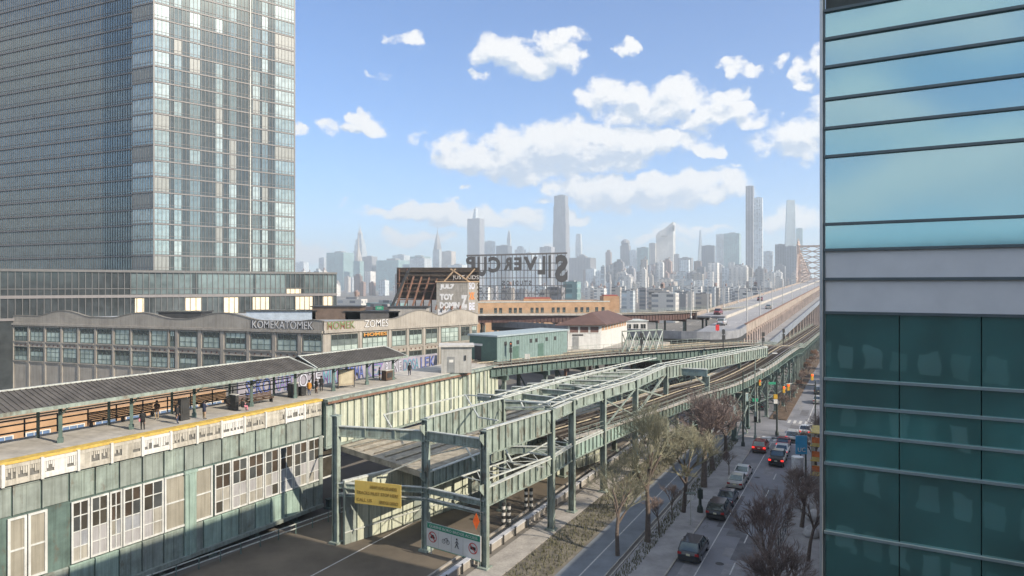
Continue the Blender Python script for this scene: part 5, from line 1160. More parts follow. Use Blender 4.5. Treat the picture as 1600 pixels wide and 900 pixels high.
# ------------------------------------------------------------------ people
def person_mesh(pose):
    """one continuous skinned body; y- is forward"""
    J = {}; 
    sit = pose == 'sit'; H = .95
    hip = .48 if sit else .93
    V = [(0, 0, hip), (0, -.01, hip + .22), (0, 0, hip + .42), (0, 0, hip + .53), (0, -.01, hip + .60), (0, -.03, hip + .70), (0, -.02, hip + .79)]
    rad = [.14, .12, .14, .06, .055, .095, .075]; E_ = [(0, 1), (1, 2), (2, 3), (3, 4), (4, 5), (5, 6)]
    def chain(start, pts, rs):
        prev = start
        for p, r in zip(pts, rs): V.append(p); rad.append(r); E_.append((prev, len(V) - 1)); prev = len(V) - 1
        return prev
    st_ = {'walk': .22, 'stand': .03, 'phone': .02, 'sit': 0}[pose]
    for s in (-1, 1):
        if sit: chain(0, [(s * .1, -.05, hip), (s * .12, -.45, hip + .02), (s * .12, -.48, .1), (s * .12, -.62, .04)], [.11, .075, .05, .04])
        else: chain(0, [(s * .1, 0, hip - .06), (s * .11, -st_ * s * .6, .5), (s * .11, st_ * s, .1), (s * .12, st_ * s - .15, .04)], [.11, .075, .05, .04])
        z = hip + .47
        if pose == 'phone' or (pose == 'sit'): e = chain(2, [(s * .19, 0, z), (s * .25, -.02, z - .28), (s * .12, -.26, z - .16)], [.065, .05, .035])
        else: e = chain(2, [(s * .19, 0, z), (s * .25, .03 * s, z - .29), (s * .25, -.08 - st_ * s * .5, z - .55)], [.065, .05, .035])
        w = Vector(V[e]); dr = (w - Vector(V[e - 1])).normalized()
        palm = chain(e, [tuple(w + dr * .06)], [.032])
        for k in range(4):
            b = w + dr * .085 + Vector((0, (k - 1.5) * .02, 0)) if abs(dr.z) > .5 else w + dr * .085 + Vector(((k - 1.5) * .02, 0, 0))
            chain(palm, [tuple(b), tuple(b + dr * (.05 + .01 * (k in (1, 2))) + Vector((0, 0, -.012)))], [.009, .008])
        chain(palm, [tuple(w + dr * .05 + Vector((-s * .035, -.02, 0))), tuple(w + dr * .08 + Vector((-s * .05, -.03, 0)))], [.011, .009])
    me = bpy.data.meshes.new('person'); me.from_pydata(V, E_, []); ob = bpy.data.objects.new('tmp', me); COL.objects.link(ob)
    md = ob.modifiers.new('s', 'SKIN'); 
    for i, r in enumerate(rad):
        me.skin_vertices[0].data[i].radius = (r, r * (.72 if i in (0, 1, 2) else 1)) if i else (r * 1.05, r * .8)
    me.skin_vertices[0].data[0].use_root = True
    sb = ob.modifiers.new('u', 'SUBSURF'); sb.levels = 1; sb.render_levels = 1
    bpy.context.view_layer.update()
    m2 = bpy.data.meshes.new_from_object(ob.evaluated_get(bpy.context.evaluated_depsgraph_get())); bpy.data.objects.remove(ob)
    for p in m2.polygons:
        c = p.center; p.use_smooth = True
        if c.z > hip + .55: i = 0
        elif (abs(c.x) > .17 or pose in ('phone', 'sit') and c.y < -.2) and ((c.z < hip - .06 and not sit) or (pose in ('phone', 'sit') and c.y < -.24 and c.z > hip + .15)): i = 0
        elif c.z > hip - .08 and not (sit and c.y < -.12): i = 1
        elif c.z > .11: i = 2
        else: i = 3
        p.material_index = i
    return m2, hip, [p.material_index for p in m2.polygons]
PM = {k: person_mesh(k) for k in ('stand', 'walk', 'phone', 'sit')}
SKIN = mat('skin', (.42, .27, .20), .55, var=.05)
def cloth(n, c): return mat('cloth ' + n, c, .9, var=.2, scale=6)
CL = {'black': cloth('black', (.02, .02, .022)), 'navy': cloth('navy', (.03, .04, .08)), 'grey': cloth('grey', (.13, .13, .13)), 'tan': cloth('tan', (.32, .24, .15)), 'orange': cloth('orange', (.55, .25, .04)), 'denim': cloth('denim', (.08, .11, .18)), 'pink': cloth('pink', (.60, .22, .28)), 'brown': cloth('brown', (.10, .06, .04)), 'white': cloth('white', (.6, .6, .58)), 'red': cloth('red', (.45, .05, .04))}
HAIR = mat('dark hair', (.025, .018, .014), .8)
def person(px, py, z, pose, top, leg, ang, label, bag=None, h=1.0, hat=None, pos=None):
    p = pos or at(px, py, z); me, hip, idx = PM[pose]; m = me.copy()
    for q in (SKIN, CL[top], CL[leg], CL['black']): m.materials.append(q)
    m.polygons.foreach_set('material_index', idx)
    t = thing('person', label, 'person', p, rz=R(ang)); t.location = p; t.scale = (h, h, h)
    b = bpy.data.objects.new('body', m); link(b, t)
    mb = MB(); mb.lathe((0, .005, hip + .69), [(.098, -.06), (.112, .0), (.112, .06), (.09, .115), (.04, .145)], 10)
    hr = mb.build('hair', CL[hat] if hat else HAIR, t, smooth=True)
    mb = MB(); mb.lathe((0, 0, hip), [(.20, -.22 if pose != 'sit' else -.02), (.19, .05), (.20, .3), (.21, .42), (.13, .53)], 12)
    j = mb.mesh('jacket', CL[top], smooth=True)
    for v in j.vertices: v.co.y *= .68
    link(bpy.data.objects.new('jacket', j), t)
    mb = MB()
    for s in (-1, 1): mb.box((s * .035, -.115, hip + .715), (.022, .01, .014))
    mb.box((0, -.13, hip + .69), (.022, .03, .035)); mb.build('face', SKIN, t)
    if bag: MB().box((.24, -.05, hip - .05), (.12, .3, .26)).build('bag', CL[bag], t, bevel=.03)
    return t
Z = 12.51
person(223, 672, Z, 'phone', 'black', 'black', 200, 'person in black with a pink bag nearest the platform edge at far left', 'pink')
person(245, 655, Z, 'phone', 'brown', 'tan', 20, 'person in a brown jacket and tan trousers seen from behind', None)
person(277, 662, Z, 'stand', 'black', 'navy', 100, 'person in black standing beside the dark equipment cabinet')
person(319, 655, Z, 'phone', 'navy', 'tan', 150, 'person in a navy coat and tan trousers left of the canopy post')
person(379, 643, Z, 'sit', 'black', 'pink', 150, 'person in black and pink seated on the platform bench')
person(483, 618, Z, 'stand', 'orange', 'denim', 170, 'person in an orange jacket and blue jeans on the platform')
person(494, 615, Z, 'stand', 'black', 'brown', 140, 'person in black with bare coloured legs beside the orange jacket')
person(502, 612, Z, 'stand', 'black', 'black', 210, 'taller person in black right of the orange jacket', None, 1.06)
person(552, 603, Z, 'stand', 'tan', 'black', 160, 'person in a tan coat at the right side of the map board')
person(593, 595, Z, 'stand', 'black', 'black', 100, 'person in black left of the white topped bin')
person(615, 592, Z, 'walk', 'grey', 'grey', 110, 'person in grey right of the white topped bin')
person(640, 587, Z, 'walk', 'black', 'navy', 190, 'person in black walking alone in the open part of the platform')
# platform furniture
def E_of(px, py): p = at(px, py, Z); d = Vector((p.x + 31.4, p.y - 54.9)); return d.x * .495 + d.y * .869, -d.x * .869 + d.y * .495
AX = math.atan2(.869, .495)
def bench(t0, o, label, L=5.0):
    c = E(t0, o, Z); t = thing('platform_bench', label, 'bench', c, 'benches on the platform', rz=AX)
    MB().box((0, 0, .45), (L, .5, .07)).build('seat', WOODB, t); 
    for k in range(4): MB().box((0, .24 + k * .012, .6 + k * .15), (L, .05, .11)).build('back_slat', WOODB, t)
    for k in range(6): MB().box((-L / 2 + .1 + k * (L - .2) / 5, -.05, .56), (.07, .55, .06)).build('armrest', WOODB, t)
    for s in (-1, 0, 1): MB().box((s * (L / 2 - .2), .0, .2), (.1, .45, .4)).build('leg', DARK, t)
    return t
def cabinet(px, py, w, d, h, label, m, topm=None, name='equipment_cabinet', cat='cabinet'):
    p = at(px, py, Z); t = thing(name, label, cat, p, rz=AX)
    MB().box((0, 0, h / 2 + .04), (w, d, h)).build('body', m, t, bevel=.03); MB().box((0, 0, .03), (w + .08, d + .08, .06)).build('base', DARK, t); MB().box((0, 0, h + .07), (w + .1, d + .1, .06)).build('lid', topm or m, t); MB().box((0, -d / 2 - .02, h * .55), (w * .7, .03, h * .5)).build('panel', DARK, t)
    return t
a, o = E_of(395, 634); bench(a, o + .3, 'long dark wooden bench with a seated person on the platform', 5.6)
a, o = E_of(248, 668); bench(a, 6.9, 'long dark wooden bench near the back fence at left', 6)
a, o = E_of(340, 640); bench(a, 6.9, 'long dark wooden bench behind the canopy post', 6)
cabinet(287, 656, .9, .5, 1.9, 'tall dark equipment cabinet beside a standing person', DARK)
cabinet(366, 641, .35, .9, 1.5, 'white sided map stand at the left end of the bench', DARK, WHITEP)
cabinet(458, 620, 1.0, .6, 1.45, 'dark rounded vending cabinet with a pale rim', DARK, WHITEP)
cabinet(472, 618, .7, .6, .9, 'low dark litter bin right of the rounded cabinet', DARK, None, 'litter_bin', 'bin')
cabinet(605, 594, 1.35, .8, 1.25, 'dark brown bin box with a bright white top', WOODB, WHITEP, 'litter_bin', 'bin')
p = at(541, 606, Z); t = thing('map_board', 'tan backed map board standing on the platform', 'board', p, rz=AX - .5)
MB().box((0, 0, 1.25), (1.9, .08, 1.9)).build('panel', mat('tan board', (.34, .29, .21), .7, var=.12), t); 
for s in (-1, 1): MB().box((s * .98, 0, 1.15), (.1, .12, 2.3)).build('post', DARK, t)
MB().box((0, 0, 2.25), (2.0, .12, .1)).build('frame', DARK, t)
MB().box((0, -.05, 1.25), (1.5, .02, 1.5)).build('sheet', mat('cream sheet', (.42, .38, .28), .7), t)
# ------------------------------------------------------------------ road signs on the frame
a, b = Vector((-7.9, 62.6)), Vector((-2.7, 58.95)); SF2 = Facade(a, b); SZ = 2.95
S = thing('access_sign', 'white traffic sign with green header reading bridge access below the frame', 'sign', (a.x, a.y, 0))
SF2.box(MB(), 0, SF2.L, .7, SZ, 0, .08).build('panel', mat('sign white', (.62, .63, .62), .45, var=.05), S)
SGN = mat('sign header green', (.03, .26, .16), .45, var=.06); SF2.box(MB(), .08, SF2.L - .08, SZ - .52, SZ - .08, .08, .095).build('header', SGN, S)
mb = MB(); 
for z in (.73, SZ - .04): SF2.box(mb, .03, SF2.L - .03, z - .02, z + .03, .081, .1)
mb.build('border', SGN, S)
me = text_mesh('QUEENS BORO BRIDGE ACCESS', SF2.L - .7, .27, .012); me.materials.append(WHITEP); inst('lettering', me, S, SF2.P(.35, SZ - .43, .1), SF2.rz)
RDM = mat('sign red', (.5, .04, .04), .5); BKM = mat('sign black', (.02, .02, .02), .5)
def ringm(cx, r, w, z, m):
    mb = MB(); n = 24; vs = []
    for i in range(n):
        a_ = 2 * math.pi * i / n
        for q in (r, r - w): vs.append(SF2.P(cx + math.cos(a_) * q, z + math.sin(a_) * q, .1))
    mb.add(vs, [(2 * i, (2 * i + 2) % (2 * n), (2 * i + 3) % (2 * n), 2 * i + 1) for i in range(n)]); o = mb.build('symbol', m, S); 
    return o
def sbar(x0, z0, x1, z1, w, m, out=.11): MB().bar(SF2.P(x0, z0, out), SF2.P(x1, z1, out), .01, w).build('symbol', m, S)
zc = 1.7
for cx in (.75, SF2.L - .85): ringm(cx, .5, .08, zc, RDM); sbar(cx - .34, zc + .34, cx + .34, zc - .34, .08, RDM, .125)
SF2.box(MB(), .5, 1.0, zc - .14, zc + .06, .09, .105).build('symbol', BKM, S); SF2.box(MB(), .6, .9, zc + .06, zc + .2, .09, .105).build('symbol', BKM, S)
SF2.box(MB(), SF2.L - 1.15, SF2.L - .55, zc - .12, zc + .15, .09, .105).build('symbol', BKM, S)
for cx in (2.1, 2.6): ringm(cx, .2, .04, zc - .1, BKM)
sbar(2.1, zc - .1, 2.3, zc + .2, .04, BKM); sbar(2.3, zc + .2, 2.55, zc + .2, .04, BKM); sbar(2.6, zc - .1, 2.5, zc + .28, .04, BKM)
ringm(3.65, .09, .09, zc + .4, BKM); sbar(3.65, zc + .3, 3.65, zc - .05, .14, BKM); sbar(3.65, zc, 3.45, zc - .4, .07, BKM); sbar(3.65, zc, 3.85, zc - .4, .07, BKM); sbar(3.65, zc + .22, 3.45, zc, .05, BKM); sbar(3.65, zc + .22, 3.85, zc + .02, .05, BKM)
for x in (1.45, 3.0, 4.35): SF2.box(MB(), x, x + .02, .85, 2.3, .081, .095).build('divider', mat('sign grey', (.35, .36, .36), .5), S)
for x in (.4, SF2.L - .4): MB().bar(SF2.P(x, 0, -.1), SF2.P(x, SZ, -.1), .1, .1).build('post', PALESTEEL, S)
a, b = atY(555, 750, 63.8), atY(627, 757, 62.2); YF = Facade(a, b); ys = thing('clearance_sign', 'yellow warning board with three lines of dark text hung under the frame', 'sign', a)
zt_ = a.z; YF.box(MB(), 0, YF.L, zt_ - 2.15, zt_, 0, .08).build('panel', mat('sign yellow', (.62, .46, .12), .5, var=.06), ys)
for (s_, z, x0, x1) in (('HEAVY VEHICLES UNDER', .62, .35, .92), ('TRACKS MUST STOP HERE', 1.22, .05, .95), ('CALL US', 1.9, .05, .38), ('BRIDGE OFFICE', 1.95, .55, .95)):
    me = text_mesh(s_, YF.L * (x1 - x0), .3, .01); me.materials.append(mat('sign brown text', (.25, .16, .03), .6)); inst('lettering', me, ys, YF.P(YF.L * x0, zt_ - z, .095), YF.rz)
for x in (.3, YF.L - .3): MB().bar(YF.P(x, zt_, -.05), YF.P(x, 5.9, -.05), .06, .06).build('hanger', PALESTEEL, ys)
q = N_[0] + Vector((-.75, -.15, 4.2)); t = thing('orange_sign', 'small orange diamond sign fixed to the front column', 'sign', q); MB().add([q + Vector((-.3, .1, 0)), q + Vector((0, 0, -.75)), q + Vector((.3, -.1, 0)), q + Vector((0, 0, .75)), q + Vector((-.3, .2, 0)), q + Vector((0, .1, -.75)), q + Vector((.3, 0, 0)), q + Vector((0, .1, .75))], [(0, 1, 2, 3), (7, 6, 5, 4), (0, 4, 5, 1), (1, 5, 6, 2), (2, 6, 7, 3), (3, 7, 4, 0)]).build('plate', mat('sign orange', (.75, .13, .02), .5), t); MB().bar(q + Vector((0, .1, 0)), q + Vector((.5, .15, 0)), .08, .08).build('bracket', DARK, t)
# ------------------------------------------------------------------ vehicles
TYRE = mat('tyre rubber', (.02, .02, .02), .85, var=.1); RIM = mat('alloy rim', (.45, .45, .46), .35, metal=.8, var=.05); CGL = glass('car window glass', (.02, .025, .03), .04, .12); TAILL = emis('lit tail lamp', (.9, .03, .02), .9); TAIL = mat('tail lamp lens', (.35, .02, .02), .25); HEAD = mat('headlamp lens', (.6, .62, .64), .15)
PLT = mat('licence plate', (.6, .58, .42), .5)
PROF = {  # half-length stations: (y, z_low, z_belt, z_roof or 0, half width)
 'sedan': dict(L=4.7, W=.91, belt=.95, hood=[(-2.35, .62), (-2.28, .80), (-1.3, .95), (1.5, 1.0), (2.2, .98), (2.35, .82)], cab=[(-1.25, .95), (-.45, 1.42), (.7, 1.44), (1.65, 1.02)]),
 'suv': dict(L=4.85, W=.97, belt=1.1, hood=[(-2.4, .72), (-2.32, 1.0), (-1.25, 1.12), (2.25, 1.14), (2.36, 1.05), (2.42, .8)], cab=[(-1.3, 1.1), (-.6, 1.68), (1.7, 1.72), (2.3, 1.12)]),
 'pickup': dict(L=5.5, W=1.0, belt=1.15, hood=[(-2.75, .8), (-2.65, 1.1), (-1.4, 1.2), (2.6, 1.2), (2.72, 1.1), (2.75, .8)], cab=[(-1.5, 1.15), (-.8, 1.85), (.7, 1.86), (1.0, 1.18)])}
def car(kind, paint, loc, ang, label, lit=False, name='car', cat='car', group=None):
    """nose toward -y locally"""
    P = PROF[kind]; t = thing(name, label, cat, loc, group, rz=ang); W = P['W']
    H = P['hood']; mb = MB(); vs = []; n = 8
    for y, z in H:
        k = .90 if abs(y) > P['L'] / 2 - .12 else 1
        vs += [(-W * k * .93, y, .28), (-W * k, y, .5), (-W * k, y, z - .18), (-W * k * .9, y, z), (W * k * .9, y, z), (W * k, y, z - .18), (W * k, y, .5), (W * k * .93, y, .28)]
    fs = [tuple(range(n)), tuple(len(vs) - 1 - i for i in range(n))]
    for i in range(len(H) - 1):
        for j in range(n): fs.append((i * n + (j + 1) % n, i * n + j, (i + 1) * n + j, (i + 1) * n + (j + 1) % n))
    mb.add(vs, fs); b = mb.build('body', paint, t, bevel=.045)
    C = P['cab']; mb = MB(); vs = []
    for (y, z) in C:
        w = W * .9 if z < P['belt'] + .12 else W * .76; vs += [(-w, y, z), (w, y, z)]
    base = [(-W * .9, C[0][0], C[0][1] - .03), (W * .9, C[0][0], C[0][1] - .03), (W * .9, C[-1][0], C[-1][1] - .05), (-W * .9, C[-1][0], C[-1][1] - .05)]
    vs += base
    mb.add(vs, [(0, 1, 3, 2), (2, 3, 5, 4), (4, 5, 7, 6), (0, 2, 4, 6), (1, 7, 5, 3), (0, 6, 7, 1)]); mb.build('window_glass', CGL, t)
    (y0, z0), (y1, z1), (y2, z2), (y3, z3) = C; mb = MB(); rw_ = W * .77
    mb.add([(-rw_, y1 - .03, z1 + .03), (rw_, y1 - .03, z1 + .03), (rw_, y2 + .03, z2 + .03), (-rw_, y2 + .03, z2 + .03), (-rw_, y1 - .05, z1 - .04), (rw_, y1 - .05, z1 - .04), (rw_, y2 + .05, z2 - .04), (-rw_, y2 + .05, z2 - .04)], [(0, 1, 2, 3), (7, 6, 5, 4), (4, 5, 1, 0), (5, 6, 2, 1), (6, 7, 3, 2), (7, 4, 0, 3)]); mb.build('roof', paint, t, bevel=.025)
    for s in (-1, 1):
        ym = (y1 + y2) / 2
        for a_, b_, q_ in (((y0, z0), (y1, z1), .07), ((y3, z3), (y2, z2), .09), ((ym + .1, P['belt']), (ym, z1), .06)) + ((((y2 - .35, P['belt']), (y2 - .35, z2), .12),) if kind == 'suv' else ()):
            MB().bar((s * W * .905, *a_), (s * W * .775, *b_), q_, q_).build('pillar', paint, t)
    L2 = P['L'] / 2; r = .36 if kind != 'sedan' else .33
    for y in (-L2 + .85, L2 - .9):
        for s in (-1, 1):
            MB().tube((s * (W - .2), y, r), (s * (W + .005), y, r), r, r, 16).build('wheel', TYRE, t); w_ = t.children[-1] if 0 else None
            MB().tube((s * (W - .01), y, r), (s * (W + .02), y, r), r * .6, r * .55, 10).build('rim', RIM, t)
            mb = MB(); MB().tube((s * (W - .25), y, r + .02), (s * (W + .002), y, r + .02), r + .07, r + .07, 16).build('wheel_arch', DARK, t)
    zb_ = P['belt']
    for s in (-1, 1):
        MB().box((s * (W - .2), L2 - .04, zb_ - .2), (.34, .12, .2), 0).build('tail_light', TAILL if lit else TAIL, t); MB().box((s * (W - .24), -L2 + .06, zb_ - .3), (.36, .14, .15)).build('headlight', HEAD, t)
        MB().box((s * (W + .08), y1 - .25, zb_ + .08), (.16, .12, .13)).build('mirror', paint, t)
    MB().box((0, L2 + .0, zb_ - .28), (.34, .04, .16)).build('licence_plate', PLT, t); MB().box((0, L2 - .02, .45), (W * 1.8, .14, .22)).build('bumper', DARK if kind != 'sedan' else paint, t); MB().box((0, -L2 + .03, .45), (W * 1.8, .14, .2)).build('bumper', DARK, t); MB().box((0, -L2 + .03, .68), (W * 1.0, .1, .2)).build('grille', DARK, t)
    if kind == 'pickup': MB().box((0, 1.85, 1.19), (W * 1.7, 1.6, .05)).build('bed_cover', DARK, t)
    return t
def paint(n, c): return mat('car paint ' + n, c, .3, metal=.35, var=.04, coat=.8)
PB, PS, PWt, PR, PDk, PG = paint('black', (.012, .012, .014)), paint('silver', (.42, .41, .38)), paint('white', (.66, .66, .66)), paint('red', (.30, .025, .025)), paint('charcoal', (.035, .04, .05)), paint('dark blue', (.03, .04, .07))
A = SANG + math.pi / 2      # nose away from the camera along the street
def onst(px, py, r=None):
    p = at(px, py, .01)
    v, rr_ = vr(p); return st(v, rr_ if r is None else r, .01)
car('suv', PDk, onst(1083, 866, -13.9), A, 'dark suv parked nearest, at the bottom of the street', name='parked_car')
car('suv', PB, onst(1121, 803, -13.9), A, 'glossy black suv parked second from the bottom', name='parked_car')
car('sedan', PG, onst(1132, 783, -13.8), A, 'dark sedan parked just ahead of the black suv', name='parked_car')
car('sedan', PS, onst(1149, 757, -13.9), A, 'tan silver sedan parked mid street', name='parked_car')
car('sedan', PWt, onst(1158, 743, -13.9), A, 'white silver sedan parked ahead of the tan one', name='parked_car')
car('suv', PR, onst(1185, 703, -13.7), A, 'red suv stopped in the left lane', True)
car('pickup', PB, onst(1209, 722, -10.6), A, 'black pickup truck in the middle lane', True)
car('sedan', PWt, onst(1218, 708, -10.6), A, 'white sedan stopped ahead of the black pickup', True)
car('sedan', PR, onst(1222, 697, -10.9), A, 'dark red car with glowing brake lights in the queue', True)
car('suv', PWt, onst(1233, 687, -10.0), A, 'white suv with red tail lights at the head of the queue', True)
car('suv', PB, onst(1271, 614, -9), A, 'small dark car far along the street beyond the crossing')
car('sedan', PS, onst(1262, 628, -8.5), A, 'silver sedan beyond the crossing in the right roadway'); car('sedan', PWt, onst(1246, 676, -8.6), A, 'white sedan in the right lane beside the queue at the crossing', True); car('sedan', PDk, onst(1213, 640, -18.5), A, 'dark sedan on the service road left of the median')
for i, (s, o, pt, k, lab) in enumerate(((24, 7, PWt, 'suv', 'white car on the near part of the bridge roadway'), (95, 4, PS, 'sedan', 'small silver car farther up the bridge roadway'), (150, 14, PR, 'suv', 'small red car on the far carriageway of the bridge'), (62, 15, PR, 'pickup', 'red truck at the left edge of the bridge roadway'))):
    car(k, pt, bp(s, o, .02), A + (math.pi if o > 10 else 0), lab)
# ------------------------------------------------------------------ street furniture
PO = mat('dark green pole', (.03, .045, .04), .5, var=.2); GALV = mat('galvanised lamp pole', (.50, .50, .49), .5, metal=.3)
def base_at(px, py): return at(px, py, .13)
def pole(px, py, h, lab, cat='pole', name='street_pole', r=.14, m=PO):
    p = base_at(px, py); t = thing(name, lab, cat, p); MB().lathe(p, [(r * 2.2, 0), (r * 2, .5), (r * 1.1, .8), (r * .7, h)], 10).build('pole', m, t); return t, p
t, p = pole(1161, 697, 11.5, 'tall dark pole with a light arm beside the bents', 'lamp post', 'street_lamp'); MB().bar(p + Vector((0, 0, 11.4)), p + Vector((2.2, -1, 11.9)), .07, .07).build('arm', PO, t); MB().box(p + Vector((2.5, -1.1, 11.95)), (.8, .3, .15)).build('lamp_head', WHITEP, t)
t, p = pole(1180, 686, 13.5, 'tall pale green street lamp pole left of the red suv', 'lamp post', 'street_lamp', .12, GREEN); MB().bar(p + Vector((0, 0, 13.4)), p + Vector((2.4, -1, 13.9)), .07, .07).build('arm', GREEN, t); MB().box(p + Vector((2.7, -1.1, 13.95)), (.8, .3, .15)).build('lamp_head', WHITEP, t); MB().box(p + Vector((0, 0, 6.3)), (.9, .1, .5)).build('street_sign', mat('sign green', (.03, .30, .17), .5), t); MB().box(p + Vector((0, 0, 3.2)), (.35, .3, .9)).build('signal_head', BKM, t)
SIGY = mat('signal housing yellow', (.55, .33, .03), .5); REDL = emis('red signal lamp', (.95, .06, .02), 1.2)
def signal(p, z, t, lit=True):
    MB().box(p + Vector((0, 0, z)), (.36, .3, 1.05)).build('signal_head', SIGY, t); MB().lathe(p + Vector((0, -.2, z + .28)), [(.14, 0), (.14, .05)], 10).build('lens', REDL, t)
    MB().box(p + Vector((0, -.17, z + .33)), (.24, .04, .24)).build('lens', REDL if lit else BKM, t)
t, p = pole(1214, 680, 10.5, 'dark traffic signal pole with stacked signs at the crossing', 'traffic light', 'traffic_light', .14)
for z, m_ in ((3.1, BKM), (5.6, WHITEP), (6.4, SIGY)): MB().box(p + Vector((-.3, -.1, z)), (.6, .3, .7)).build('sign_plate', m_, t)
MB().bar(p + Vector((0, 0, 8.4)), p + Vector((2.2, -.5, 8.8)), .12, .12).build('arm', PO, t); signal(p + Vector((1.7, -.4, 0)), 8.0, t); signal(p + Vector((1.0, -.3, 0)), 7.6, t); MB().box(p + Vector((-.8, 0, 8.6)), (1.2, .06, .4)).build('street_sign', mat('sign green', (.03, .30, .17), .5), t)
t, p = pole(1187, 660, 8.0, 'traffic signal with a yellow housing under the viaduct', 'traffic light', 'traffic_light', .1); signal(p, 7.2, t, False)
p = at(1278, 660, 0)
t, p = pole(1274, 680, 9.0, 'dark signal mast with an arm reaching over the right lane', 'traffic light', 'traffic_light', .13); MB().bar(p + Vector((0, 0, 8.2)), p + Vector((-3.6, 1.2, 8.3)), .12, .12).build('arm', PO, t); MB().box(p + Vector((-3.9, 1.3, 8.35)), (1.0, .35, .15)).build('lamp_head', WHITEP, t); signal(p + Vector((-.5, .1, 0)), 9.6, t)
t, p = pole(1259, 762, 5.9, 'dark post with a white lamp on a long arm over the roadway', 'lamp post', 'street_lamp', .12); MB().bar(p + Vector((0, 0, 5.8)), p + Vector((-4.2, .8, 5.9)), .1, .1).build('arm', PO, t); MB().box(p + Vector((-4.5, .85, 5.92)), (1.1, .4, .16)).build('lamp_head', WHITEP, t)
t, p = pole(1079, 820, 3.1, 'thin parking sign pole on the left pavement', 'sign', 'parking_sign', .05, GALV); MB().box(p + Vector((0, 0, 2.8)), (.75, .06, .5)).build('plate', WHITEP, t); MB().box(p + Vector((0, 0, 3.3)), (1.0, .06, .18)).build('plate', GREEN, t)
t, p = pole(1094, 800, 2.6, 'dark green muni meter post on the left pavement', 'parking meter', 'parking_meter', .16, PO); MB().box(p + Vector((0, 0, 2.0)), (.5, .4, 1.0)).build('meter_box', PO, t)
# right pavement: white wrapped pillar, blue sign, scaffold, fence
p = at(1246, 790, .13); t = thing('wrapped_pillar', 'tall white paper wrapped pillar with scrawled marks by the right pavement', 'pillar', p)
MB().lathe(p, [(.62, 0), (.64, 2), (.6, 3.6), (.63, 5.3), (.5, 5.4)], 14).build('wrap', mat('crumpled white wrap', (.55, .57, .60), .7, var=.15, scale=3, streak=.3, bump=.5), t)
for k, s_ in enumerate(('KRS', 'MOE', 'TAZ')): 
    me = text_mesh(s_, .8, .5, .01); me.materials.append(BKM); inst('lettering', me, t, p + Vector((-.4, -.66, 1 + k * 1.3)), 0)
MB().lathe(p + Vector((0, 0, 5.4)), [(.64, 0), (.64, .12)], 14).build('cap', WHITEP, t)
p = at(1252, 768, .13); t = thing('blue_sign', 'bright blue rectangular sign with white letters beside the wrapped pillar', 'sign', p); BLS = mat('sign blue', (.04, .30, .52), .5, var=.1)
MB().box(p + Vector((0, 0, 5.6)), (1.35, .15, 2.2)).build('panel', BLS, t); MB().box(p + Vector((0, .2, 2.3)), (.12, .12, 4.6)).build('post', DARK, t); me = text_mesh('UC', .9, .5, .015); me.materials.append(WHITEP); inst('lettering', me, t, p + Vector((-.45, -.1, 4.8)), 0)
ORG = mat('orange safety netting', (.60, .16, .04), .7, var=.3); YEL = mat('yellow scaffold plank', (.55, .42, .12), .7)
p0 = at(1268, 760, .13); t = thing('scaffold', 'orange and yellow construction scaffold at the right pavement', 'scaffold', p0)
V0_, R0_ = vr(p0)
for k in range(3):
    for s in (0, 1): MB().bar(st(V0_ + k * 2.2, R0_ + s * 1.4, .13), st(V0_ + k * 2.2, R0_ + s * 1.4, 7), .1, .1).build('upright', GALV, t)
for z in (1.6, 3.4, 5.2, 6.8): MB().box(st(V0_ + 2.2, R0_ + .7, z), (5, 1.7, .1), SANG).build('plank', YEL, t)
for z in (2.4, 4.2, 5.9): MB().box(st(V0_ - .08, R0_ + .7, z), (.06, 1.3, .7), SANG).build('netting', ORG, t)
t = thing('mesh_fence', 'dark mesh fence along the right pavement in front of the pillar', 'fence', st(40, -7))
for k in range(26): MB().bar(st(36 + k * 2, -6.9, .1), st(36 + k * 2, -6.9, 2.0), .06, .06).build('post', DARK, t)
for z in (.3, 1.1, 1.95): MB().bar(st(36, -6.9, z), st(86, -6.9, z), .05, .05).build('rail', DARK, t)
rj = random.Random(9)
for k, (px, py, lab) in enumerate(((1262, 800, 'pale crumpled tarp heap on the right pavement'), (1272, 812, 'grey rubble bag leaning at the foot of the glass building'), (1268, 838, 'white builder sack behind the bare tree'))):
    p = at(px, py, .13); mb = MB(); mb.lathe((p.x, p.y, p.z), [(.7, 0), (.85, .3), (.6, .8), (.2, 1.1)], 9); t = mb.build('rubble_bag', mat('pale tarp', (.42, .42, .42), .8, var=.3, scale=2), None, smooth=True); tag(t, lab, 'bag')
